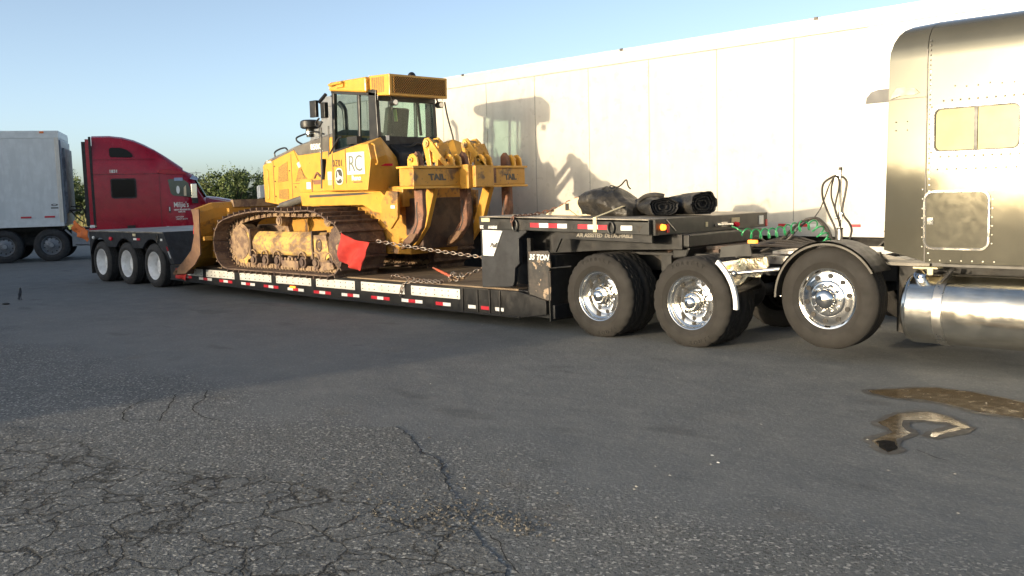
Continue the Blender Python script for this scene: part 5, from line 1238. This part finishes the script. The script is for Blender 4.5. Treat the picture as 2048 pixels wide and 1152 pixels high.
def shank(y, name_l=None):
    x = -11.17
    f = [(x-.10, 2.40), (x-.03, 2.46), (x+.04, 2.38), (x+.09, 2.2), (x+.09, 1.75), (x+.10, 1.5), (x+.04, 1.30), (x-.10, 1.16), (x-.26, 1.07), (x-.42, .98), (x-.38, 1.10), (x-.25, 1.22), (x-.12, 1.36), (x-.09, 1.55), (x-.10, 1.8)]
    b = MB(); b.prism(f, y-.04, y+.04); s = dz('ripper_shank', b, m_rust, bevel=.012)
    b = MB(); b.prism([(x-.44, .965), (x-.38, 1.115), (x-.2, 1.22), (x-.05, 1.22), (x-.16, 1.10), (x-.30, 1.02)], y-.055, y+.055); dz('ripper_tooth', b, m_blade, s, bevel=.01)
    b = MB(); b.tube(smooth_path([(x-.03, y-.043, 1.70), (x-.05, y-.043, 1.55), (x-.04, y-.043, 1.38), (x-.14, y-.043, 1.22)], 4), .010, 5); dz('wear_groove', b, m_rivetdark, s)
for y in (.36, 1.295, 2.23): shank(y)
for y in (.22, .95, 1.62, 2.30):
    b = MB()
    for dy in (0, .14) if y not in (.22,) else (0,):
        b.prism([(-11.28, 2.235), (-11.28, 2.34), (-11.22, 2.41), (-11.13, 2.42), (-11.06, 2.36), (-11.04, 2.235)], y+dy, y+dy+.035)
    b.cyl((-11.17, y-.03, 2.33), (-11.17, y+.2, 2.33), .035, n=14); LG_ = dz('pin_lug', b, m_yel, RB, bevel=.006)
    b = MB(); b.cyl((-11.17, y-.034, 2.33), (-11.17, y-.028, 2.33), .022, n=12); dz('pin', b, m_rivetdark, LG_)
for y in (.80, 1.62):
    b = MB()
    for dy in (0, .20):
        b.prism([(-11.30, 2.235), (-11.58, 2.52), (-11.62, 2.60), (-11.56, 2.68), (-11.46, 2.69), (-11.38, 2.63), (-11.08, 2.235)] if dy else [(-11.50, 2.235), (-11.60, 2.60), (-11.55, 2.68), (-11.46, 2.69), (-11.38, 2.62), (-11.02, 2.235), (-11.10, 2.235), (-11.44, 2.50), (-11.40, 2.235)], y+dy, y+dy+.04)
    b.box(-11.42, -11.30, y+.04, y+.20, 2.3, 2.6); TW = dz('ripper_tower', b, m_yel, bevel=.01)
    b = MB(); b.prism([(y+.02, 2.235), (y+.05, 2.55), (y+.22, 2.60), (y+.42, 2.235)], -11.33, -11.27, 'X'); dz('tower_web', b, m_yelworn, TW)
    b = MB(); b.cyl((-11.49, y-.03, 2.60), (-11.49, y+.27, 2.60), .062, n=20); b.cyl((-11.49, y-.045, 2.60), (-11.49, y-.03, 2.60), .035, n=14); dz('tower_pin', b, m_yelmud, TW)
    b = MB(); b.cyl((-11.49, y+.12, 2.60), (-12.1, y+.12, 2.05), .06, n=16); b.cyl((-12.1, y+.12, 2.05), (-12.3, y+.12, 1.86), .035, n=12); dz('ripper_cylinder', b, m_black, TW)
for y in (.66, 1.86):
    b = MB(); b.prism([(-11.36, 1.91), (-11.18, 1.90), (-11.42, 1.30), (-11.70, 1.02), (-11.98, .95), (-12.05, 1.08), (-11.62, 1.30)], y, y+.09); dz('ripper_link', b, m_yel, bevel=.01)
    b = MB(); b.prism([(-12.05, 1.88), (-11.78, 1.86), (-11.80, 1.45), (-11.98, 1.28), (-12.2, 1.4), (-12.2, 1.7)], y-.25 if y < 1 else y+.25, y-.20 if y < 1 else y+.30); BP = dz('hinge_bracket', b, m_yelworn, bevel=.008)
b = MB(); b.box(-11.95, -11.85, .403, .409, 1.60, 1.65); dz('warning_label', b, m_decal, BP)
b = MB(); b.box(-12.02, -11.6, .75, 1.86, .95, 1.75); dz('rear_case', b, M('dark_brown_case', (.04, .022, .016), .6, c2=(.09, .05, .03), ns=4), bevel=.02)  # dark brown case, mottled with a lighter brown
# ------------------------------------------------------------------ long white trailer behind
BT = thing('box_trailer', (-11.0, 3.8134, 0), 'long white box trailer parked right behind the bulldozer and catching its shadow', 'trailer', 'box trailers in the yard', rz=math.atan(-.0317), local=True)
def box_trailer(root, x0, x1, top, main, rail, roof_mt, reefer=False, H=4.1, zb_=1.07, detail=True, face=1):
    W = 2.59
    P = lambda n, mb, mt, p=None, **k: mb.build(n, mt, p or root, **k)
    b = MB(); b.box(x0, x1, .012, W-.012, 1.27, H-.22); B = P('body_panels', b, main)
    b = MB(); b.box(x0-.01, x1+.01, 0, W, H-.22, H-.02); P('top_rail', b, rail, bevel=.01)
    b = MB(); b.box(x0, x1, .02, W-.02, H-.03, H+.01); P('roof', b, roof_mt)
    b = MB(); b.box(x0, x1, .003, W-.003, zb_+.12, 1.272); b.box(x0, x1, -.006, W+.006, zb_, zb_+.125); BRL = P('bottom_rail', b, rail)
    if detail:
        b = MB(); x = -.0 + .29
        xs = []
        x = .29-1.3*6
        while x < x1-.2:
            if x > x0+.2: b.box(x-.004, x+.004, .006, .013, 1.28, H-.22); xs.append(x)
            x += 1.3
        b.box(x0, x1, .004, .0125, H-.228, H-.218); P('panel_seams', b, m_seam, B)
        b = MB(); x = x0+.1
        while x < x1-.05:
            b.cyl((x, -.006, zb_+.085), (x, -.011, zb_+.085), .011, .008, 6); b.cyl((x+.02, -.006, zb_+.035), (x+.02, -.011, zb_+.035), .011, .008, 6)
            b.cyl((x+.1, .003, 1.256), (x+.1, -.002, 1.256), .005, .004, 5)
            x += .225
        for xx in xs:
            z = 1.31
            while z < H-.25: b.cyl((xx-.02, .012, z), (xx-.02, .008, z), .005, .003, 5); z += .105
        P('rivets', b, m_rivet, BRL, weld=False)
    return B, BRL
_, BRL = box_trailer(BT, -8.05, 8.1, 4.1, m_white, m_whiterail, m_white)
for x, l in ((3.95, .13), (4.29, .13), (5.06, .16), (2.6, .15), (1.3, .15), (-.2, .15), (6.3, .16)):
    b = MB(); b.box(x, x+l, -.003, .002, 1.205, 1.245); b.build('reflective_strip', m_taper, BT)
    b = MB(); b.box(x+l, x+l+.13, -.003, .002, 1.205, 1.245); b.build('reflective_strip', m_tapew, BT)
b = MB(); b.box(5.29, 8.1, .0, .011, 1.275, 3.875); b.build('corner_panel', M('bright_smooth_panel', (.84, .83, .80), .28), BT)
b = MB(); b.prism(rrect(5.29, 5.80, 1.278, 3.02, .16), -.035, -.001); VP = b.build('upright_band', M('bright_band', (.80, .79, .76), .25), BT, bevel=.02)  # pale upright band with rounded corners on the trailer wall
b = MB(); b.prism([(5.285, 2.86), (5.30, 2.94), (5.36, 3.01), (5.46, 3.035), (5.80, 3.035), (5.80, 2.86)], -.045, -.036); b.build('band_top', M('grey_band_top', (.10, .10, .10), .5), VP, bevel=.01)  # dark grey top end of the pale band
b = MB(); b.box(-4.5, 6.8, .25, .29, .22, 1.06); b.build('under_trailer_shade', m_blackdull, BT)  # black sheet put in for the dark shade under the trailer
b = MB(); b.box(-7.8, 8.0, .5, 2.1, .9, 1.07); b.cut(); b.box(5.2, 7.6, .9, 1.7, .5, .9); b.build('undercarriage', m_blackdull, BT)
b = MB()
for y in (.4, 2.1): b.box(-4.9, -4.75, y, y+.12, .05, 1.0); b.box(-5.0, -4.65, y-.05, y+.2, .0, .05); b.cut()
b.build('landing_gear', m_blackdull, BT)
for x in (5.7, 7.0):
    wheel(BT, x, .03, .507, 'old'); inner_tyre(BT, x, .33, .507, 'old'); wheel(BT, x, 2.56, .507, 'old', far=True)
for x in (-7.6, 7.6, -3, 1, 4.5):
    b = MB(); b.box(x, x+.05, .0, .03, 4.085, 4.12); b.build('clearance_lamp', m_rivetdark, BT)
# white day cab tractor coupled at its far end
WT = thing('day_cab_truck', (-19.2, 4.07, 0), 'white tractor coupled to the long white trailer, mostly hidden behind the bulldozer', 'truck', rz=math.atan(-.0317), local=True)
b = MB(); b.prism([(-.15, .85), (-.15, 3.62), (-.32, 3.55), (-.95, 2.62), (-2.1, 2.45), (-2.25, 1.95), (-2.3, .85)], .12, 2.47); wc = b.build('cab', m_white, WT, bevel=.04)
b = MB(); b.prism([(-2.05, 1.7), (-1.2, 1.7), (-1.2, 2.3), (-1.95, 2.3)], .112, .118); b.build('door_window', m_glassdark, wc)
b = MB(); b.prism([(-2.27, 1.0), (-3.6, 1.0), (-3.6, 1.5), (-2.27, 1.85)], .35, 2.24); b.build('hood', m_white, WT, bevel=.05)
b = MB(); b.box(-2.78, -2.70, -.12, .0, 1.80, 2.12); b.box(-2.68, -2.58, -.14, .02, 1.82, 2.14); b.bar((-2.7, -.05, 2.1), (-2.1, .12, 2.3), .03); b.build('mirror', m_tapew, WT, bevel=.008)
for x in (-.9, -3.0, .7, 1.98):
    if x < 0: wheel(WT, x if x < -2 else -1.2+.0, .05, .507, 'old') if x < -2 else None
wheel(WT, -3.0, 2.54, .507, 'old', far=True)
for x in (.55, 1.85): wheel(WT, x, .05, .507, 'old'); wheel(WT, x, 2.54, .507, 'old', far=True)
b = MB(); b.box(-3.5, 2.4, .9, 1.7, .6, .9); b.build('chassis_frame', m_blackdull, WT)
# ------------------------------------------------------------------ pale trailer and red truck at left
LT = thing('box_trailer', (-31.41, 2.30, 0), 'pale grey box trailer in shade at the left edge, coupled behind the red truck', 'trailer', 'box trailers in the yard', rz=PI/2-R(27), local=True)
m_grrail = M('pale_grey_rail', (.55, .58, .6), .4, .2)
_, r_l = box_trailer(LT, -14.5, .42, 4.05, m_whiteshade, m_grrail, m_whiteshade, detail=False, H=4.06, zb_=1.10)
b = MB(); b.box(-14.5, .42, -.004, .0, 1.10, 1.34); b.build('lower_rail_panel', m_grrail, LT)
for x in (-.80, -.13, -2.2, -3.6):
    b = MB(); b.box(x, x+.30, -.010, -.005, 1.375, 1.43); b.build('reflective_strip', m_taper, LT)
b = MB(); b.box(.30, .425, -.006, .03, 1.2, 3.86); b.build('corner_post', m_whiterail, LT, bevel=.01)
b = MB(); b.box(.425, .47, .08, 2.5, 1.15, 3.80); NS = b.build('nose_panel', m_reefer, LT, bevel=.02)
b = MB(); b.box(.47, .54, .35, 2.3, 1.5, 3.55); b.box(.471, .5, .12, .28, 1.25, 3.4); b.build('cooling_unit', M('dark_nose_unit', (.14, .15, .17), .5, c2=(.3, .32, .34), ns=3), NS, bevel=.04)
b = MB(); ov = [(.175+.10*math.cos(a), 1.77+.035*math.sin(a)) for a in [2*PI*q/20 for q in range(20)]]; b.prism(ov, .006, .011); b.box(.07, .28, .006, .011, 1.655, 1.695)
b.build('maker_mark', m_rivetdark, LT); b = MB(); ov = [(.175+.055*math.cos(a), 1.772+.014*math.sin(a)) for a in [2*PI*q/16 for q in range(16)]]; b.prism(ov, .002, .006); b.build('maker_mark', m_whiteshade, LT)
b = MB(); b.box(-.10, .02, -.02, .0, 3.99, 4.05); b.build('clearance_lamp', m_amberdim, LT)
b = MB(); b.box(-14, .3, .5, 2.1, .95, 1.1); b.box(-8.0, -7.8, .4, .55, .05, 1.0); b.build('undercarriage', m_blackdull, LT)
for x in (-12.6, -11.3):
    wheel(LT, x, .03, .507, 'old'); wheel(LT, x, 2.56, .507, 'old', far=True)
RD = thing('semi_tractor', (-31.41, 2.30, 0), 'deep red sleeper tractor numbered 1831 parked in the shade at left', 'truck', rz=PI/2-R(27), local=True)
def rd(n, mb, mt, p=None, **k): return mb.build(n, mt, p or RD, **k)
for x in (0, -1.33):
    wheel(RD, x, .05, .507, 'old', spin=x); inner_tyre(RD, x, .36, .507, 'old'); wheel(RD, x, 2.54, .507, 'old', far=True)
b = MB(); b.box(-2.2, 7.0, .86, .94, .72, 1.0); b.box(-2.2, 7.0, 1.65, 1.73, .72, 1.0); b.box(-.1, .1, .3, 2.3, .4, .62); b.box(-1.43, -1.23, .3, 2.3, .4, .62); b.box(-.9, -.45, .6, 2.0, .5, .75); rd('chassis_frame', b, m_blackdull)
b = MB(); b.bar((.42, .10, .98), (.78, .10, .62), .03, .05); b.box(.6, 1.3, .15, .9, .45, .95); b.tube([(.7, .12, .52), (1.2, .12, .50), (1.4, .12, .62)], .04, 6); rd('rear_step', b, m_olddull)
top = [(1.35, 3.91), (1.86, 3.915), (2.25, 3.87), (2.6, 3.77), (2.9, 3.63), (3.2, 3.46), (3.5, 3.26), (3.8, 3.04), (4.04, 2.86), (4.20, 2.70)]
def pt(z): return .22 if z > 3.7 else 0
def csec(x, zt_, zb0=.98, inset=0.):
    h = [(.02+inset, zb0), (.02+inset, min(2.7, zt_-.2)), (.06+inset, min(3.3, zt_-.14)), (.16+inset, zt_-.06), (.34+inset, zt_)]
    h += [(2.59-y, z) for y, z in h[::-1]]
    return [Vector((x, y, z)) for y, z in h]
b = MB(); b.loft([csec(x, z) for x, z in top[:1]+[(1.86, 3.915), (2.25, 3.87), (2.6, 3.77), (2.9, 3.63), (3.2, 3.46), (3.5, 3.26), (3.8, 3.04), (4.04, 2.86)]], True); CAB = rd('cab', b, m_red)
b = MB(); b.loft([csec(4.03, 2.80, .9, .01), csec(4.34, 2.64, .9, .05), csec(4.50, 2.25, .9, .07), csec(4.70, 1.88, .9, .08)], True)
rd('cab_front', b, m_red, CAB)
b = MB(); b.add([(4.36, .2, 2.62), (4.36, 2.39, 2.62), (4.72, 2.36, 1.9), (4.72, .23, 1.9)], [(0, 1, 2, 3)]); b.v = b.v; 
o = rd('windscreen', b, m_glassdark, CAB); s_ = o.modifiers.new('t', 'SOLIDIFY'); s_.thickness = .02
b = MB(); b.bar((4.37, .09, 2.60), (4.75, .10, 1.88), .05, .03); rd('pillar_trim', b, M('pillar_glass', (.35, .5, .5), .2, .3), CAB)
b = MB(); b.loft([[Vector((x, 1.295+s*w_, z)) for s, w_, z in [(1, 1.12, .85), (1, 1.12, zt_-.25), (1, .85, zt_-.02), (1, 0, zt_+.06), (-1, .85, zt_-.02), (-1, 1.12, zt_-.25), (-1, 1.12, .85)]] for x, zt_ in ((4.62, 1.88), (5.1, 1.83), (5.8, 1.68), (6.6, 1.45), (6.85, 1.1))], True); rd('hood', b, m_red)
b = MB(); b.bar((4.80, .21, 1.86), (5.8, .23, 1.655), .02, .02); rd('hood_trim', b, m_whiterail)
wheel(RD, 5.55, .05, .507, 'old'); wheel(RD, 5.55, 2.54, .507, 'old', far=True)
b = MB(); b.box(6.7, 7.0, .15, 2.44, .35, .8); rd('bumper', b, m_chrome, bevel=.05)
# rear fairing extenders
for x0, x1, z, mm in ((1.27, 1.345, 3.875, m_rubberclean), (1.17, 1.27, 3.80, m_red), (1.06, 1.17, 3.72, m_rubberclean)):
    for ya, yb in ((.03, .06), (2.53, 2.56)):
        b = MB(); b.prism([(x0, 1.08), (x1, 1.08), (x1, z), (x0, z)], ya, yb); rd('side_fairing', b, mm, CAB)
b = MB(); b.prism(rrect(0, 1, 0, 1, .2), 0, .1); 
b = MB(); b.prism([(1.86, 3.27), (1.86, 3.48), (1.90, 3.53), (2.20, 3.52), (2.38, 3.46), (2.52, 3.33), (2.56, 3.25), (2.50, 3.21), (1.90, 3.23)], .03, .065); rd('upper_window', b, m_glassdark, CAB, bevel=.01)
b = MB(); b.prism(rrect(1.86, 2.58, 1.94, 2.53, .06), .005, .03); SW = rd('sleeper_window', b, m_glassdark, CAB, bevel=.01); rd('window_frame', ringframe(rrect(1.84, 2.60, 1.92, 2.55, .07), rrect(1.88, 2.56, 1.96, 2.51, .05), -.003, .006, MB()), m_rubberclean, SW)
b = MB(); b.prism([(3.56, 2.48), (3.62, 2.50), (4.02, 2.50), (4.18, 2.36), (4.30, 1.98), (4.29, 1.90), (3.70, 1.97), (3.63, 2.05)], .004, .02); DW = rd('door_window', b, M('door_glass', (.05, .075, .07), .06, 0, spec=.7), CAB)
b = MB(); ov = [(3.86+.055*math.cos(a), 2.15+.13*math.sin(a)) for a in [2*PI*q/20 for q in range(20)]]; b.prism(ov, -.08, -.05); rd('convex_mirror', b, m_tapew)
b = MB(); b.prism([(4.03, 1.95), (4.11, 1.95), (4.11, 2.30), (4.04, 2.22)], -.09, -.06); rd('hood_mirror', b, m_beige)
b = MB(); b.box(3.76, 4.02, -.02, .01, 2.44, 2.54); b.prism([(4.24, 2.50), (4.34, 2.62), (4.52, 2.50), (4.46, 2.44)], -.02, .01); rd('visor', b, M('blue_grey_visor', (.25, .32, .48), .25), CAB)
b = MB(); b.box(4.26, 4.44, -.16, -.06, 1.86, 2.34); mr = rd('mirror', b, m_chrome, bevel=.02); b = MB(); b.box(4.27, 4.46, -.16, -.02, 1.70, 1.86); rd('mirror_bracket', b, m_blackdull, mr)
b = MB(); b.box(1.35, 4.6, .012, .019, 2.675, 2.69); b.box(1.35, 3.2, .012, .019, 3.15, 3.16); b.box(3.30, 3.312, .012, .019, 1.0, 2.67); rd('body_crease', b, M('dark_red_crease', (.08, .003, .008), .4), CAB)
b = MB(); b.prism([(3.24, 2.70), (3.30, 2.80), (3.60, 2.82), (4.10, 2.72), (4.20, 2.64), (3.5, 2.66)], -.01, .03); rd('roof_lip', b, m_red, CAB, bevel=.01)
text('1831', .13, (1.95, .010, 2.775), 'front', m_decal, CAB, bold=.004)
text("Miljie's", .24, (3.93, .010, 1.66), 'front', m_decal, CAB, bold=.002, sx=.72)
text("HEAVY TRUCKING CO", .062, (3.95, .010, 1.50), 'front', m_decal, CAB, bold=.003, sx=.8)
text("EDEN, NC", .06, (3.94, .010, 1.435), 'front', m_decal, CAB, bold=.002, sx=.8)
text("L#7713369", .06, (3.86, .010, 1.27), 'front', m_decal, CAB, bold=.001, sx=.9)
text("USDOT 521270", .06, (3.93, .010, 1.20), 'front', m_decal, CAB, bold=.001, sx=.9)
b = MB(); b.box(3.54, 3.60, -.006, .018, 1.42, 1.62); dh = rd('door_handle', b, m_blackdull, CAB); b = MB(); b.box(3.555, 3.585, -.02, -.006, 1.47, 1.6); rd('handle_grip', b, m_tapew, dh)
b = MB(); b.box(1.12, 6.0, .0, .12, .83, 1.0); sk = rd('side_step', b, m_red, bevel=.02); b = MB(); b.box(1.12, 4.4, -.03, .0, .80, .85); rd('step_trim', b, m_whiterail, sk)
b = MB(); b.box(1.2, 5.0, .1, .6, .35, .80); rd('fuel_tank', b, m_olddull, bevel=.08)
b = MB(); b.box(2.26, 2.5, -.01, .02, .92, 1.05); rd('filler_recess', b, m_blackdull, CAB)
b = MB(); b.box(1.16, 1.30, -.02, .0, 1.02, 1.10); b.box(3.44, 3.52, -.02, .0, .86, .98); rd('number_plate', b, m_tapew)
b = MB(); b.tube(smooth_path([(.6, .4, 1.7), (.95, .35, 1.65), (1.05, .3, 1.3), (1.1, .3, 1.05)], 5), .02, 6); b.tube(smooth_path([(.55, .5, 1.6), (.8, .45, 1.3), (1.0, .35, 1.15)], 5), .02, 6); b.box(.6, .9, .3, .5, 1.55, 1.62); rd('air_lines', b, m_blackdull)
# ------------------------------------------------------------------ added unseen blockers, building and trailer shaped, that throw the shade at left
wh = thing('shade_building', (-38, -24, 0), 'added unseen tall grey block out of view that shades the red truck', 'building')
b = MB(); b.box(-60, -22.35, -30, -20, 0, 7.6); wl = b.build('wall', M('ribbed_metal_wall', (.35, .36, .37), .6, .2), wh)
b = MB(); b.prism([(-30.3, 7.6), (-19.7, 7.6), (-25, 8.2)], -60.3, -22.05, 'X'); b.build('roof', M('roof_sheet', (.3, .3, .3), .5, .3), wh)
for x in (-56, -48, -40, -32):
    b = MB(); b.box(x, x+3.6, -20, -19.95, 0, 4.2); b.build('door', m_whiterail, wl)
OT = thing('shade_trailer', (-22.0, -21.4, 0), 'added unseen low trailer shape out of view that shades the ground at left', 'trailer', local=True)  # added out of view, sized so its shadow covers the ground at left
box_trailer(OT, 0, 10.7, 4.1, m_whiterail, m_whiterail, m_whiterail, detail=False, H=2.46, zb_=.62)
b = MB(); b.box(.5, 10.2, .3, 2.3, .05, .62); b.build('undercarriage', m_blackdull, OT)
for x in (5.0, 6.1): wheel(OT, x, .03, .507, 'old'); wheel(OT, x, 2.56, .507, 'old', far=True)
# ------------------------------------------------------------------ bird on the asphalt
def skinned(name, pts, edges, mt, parent=None, sub=2):
    me = bpy.data.meshes.new(name); me.from_pydata([p[:3] for p in pts], edges, []); me.update()
    o = bpy.data.objects.new(name, me); COL.objects.link(o)
    sk = o.modifiers.new('skin', 'SKIN'); sk.use_smooth_shade = True
    for i, p in enumerate(pts): me.skin_vertices[0].data[i].radius = p[3]
    me.skin_vertices[0].data[0].use_root = True
    ss = o.modifiers.new('sub', 'SUBSURF'); ss.levels = sub; ss.render_levels = sub
    me.materials.append(mt)
    if parent: o.parent = parent
    return o
m_bird = M('black_feathers', (.012, .012, .014), .45)
bird = thing('grackle', (-19.5, -2.66, 0), 'small black bird standing alone on the asphalt at the left edge', 'bird', rz=R(152), local=True)
skinned('body', [(0, 0, .115, (.036, .034)), (.045, 0, .145, (.036, .034)), (.075, 0, .185, (.022, .02)), (.085, 0, .215, (.024, .023)), (.11, 0, .222, (.012, .011)), (.145, 0, .218, (.003, .003)),
                 (-.05, 0, .09, (.024, .02)), (-.10, 0, .06, (.022, .010)), (-.16, 0, .03, (.026, .006))], [(0, 1), (1, 2), (2, 3), (3, 4), (4, 5), (0, 6), (6, 7), (7, 8)], m_bird, bird)
b = MB()
for y in (-.018, .018):
    b.tube([(.0, y, .10), (-.01, y, .055), (.005, y, .008)], [.008, .005, .004], 6)
    for a in (-.5, 0, .5, 3.14): b.tube([(.005, y, .007), (.005+.032*math.cos(a), y+.032*math.sin(a), .004)], .0028, 5)
b.build('legs', m_bird, bird)
b = MB()
for y in (-1, 1): b.ball((.093, y*.0205, .222), .004, .003, .004, 8, 6)
b.build('eyes', m_lime, bird)
# ------------------------------------------------------------------ small litter on the asphalt
m_leafdry = M('dry_leaf', (.22, .16, .09), .8); m_stone = M('pale_pebble', (.4, .38, .34), .8)
rl = random.Random(5)
def shard(x, y, s, mt, name, lbl, grp):
    mb = MB(); k = rl.randrange(5, 8); z0 = .008
    ring = [(x+s*math.cos(2*PI*q/k+rl.random()*.4)*(.6+rl.random()*.6), y+s*.7*math.sin(2*PI*q/k)*(.6+rl.random()*.6), z0+rl.random()*s*.15) for q in range(k)]
    topc = (x, y, z0+s*rl.uniform(.25, .5)); mb.add(ring+[topc], [(q, (q+1) % k, k) for q in range(k)]+[list(range(k))]); o = mb.build(name, mt, loc=(x, y, 0)); return tag(o, lbl, name.replace('_', ' '), grp)
def gpt(px, py):
    D = FW+RT*((px-1024)/CF)-UP2*((py-576)/CF); t = -CH/D.z; return Vector((0, -CD, CH))+D*t
for i in range(46):
    p = gpt(rl.uniform(60, 2000), 640+rl.random()**.7*420)
    shard(p.x, p.y, rl.uniform(.006, .014), m_stone, 'pebble', 'pale pebble lying loose on the open asphalt in front of the trailers', 'pebbles scattered on the asphalt')
for px, py in ((1424, 913), (1436, 928)):
    p = gpt(px, py); shard(p.x, p.y, .016, m_decal, 'paper_scrap', ('upper' if py < 920 else 'lower')+' white scrap of paper on the asphalt below the drive wheels', 'paper scraps on the asphalt')
p = gpt(12, 609); b = MB(); b.ball((p.x, p.y, .015), .09, .06, .018); tag(b.build('rubber_scrap', m_blackdull, loc=(p.x, p.y, 0)), 'flat dark rubber scrap on the asphalt near the bird', 'scrap')
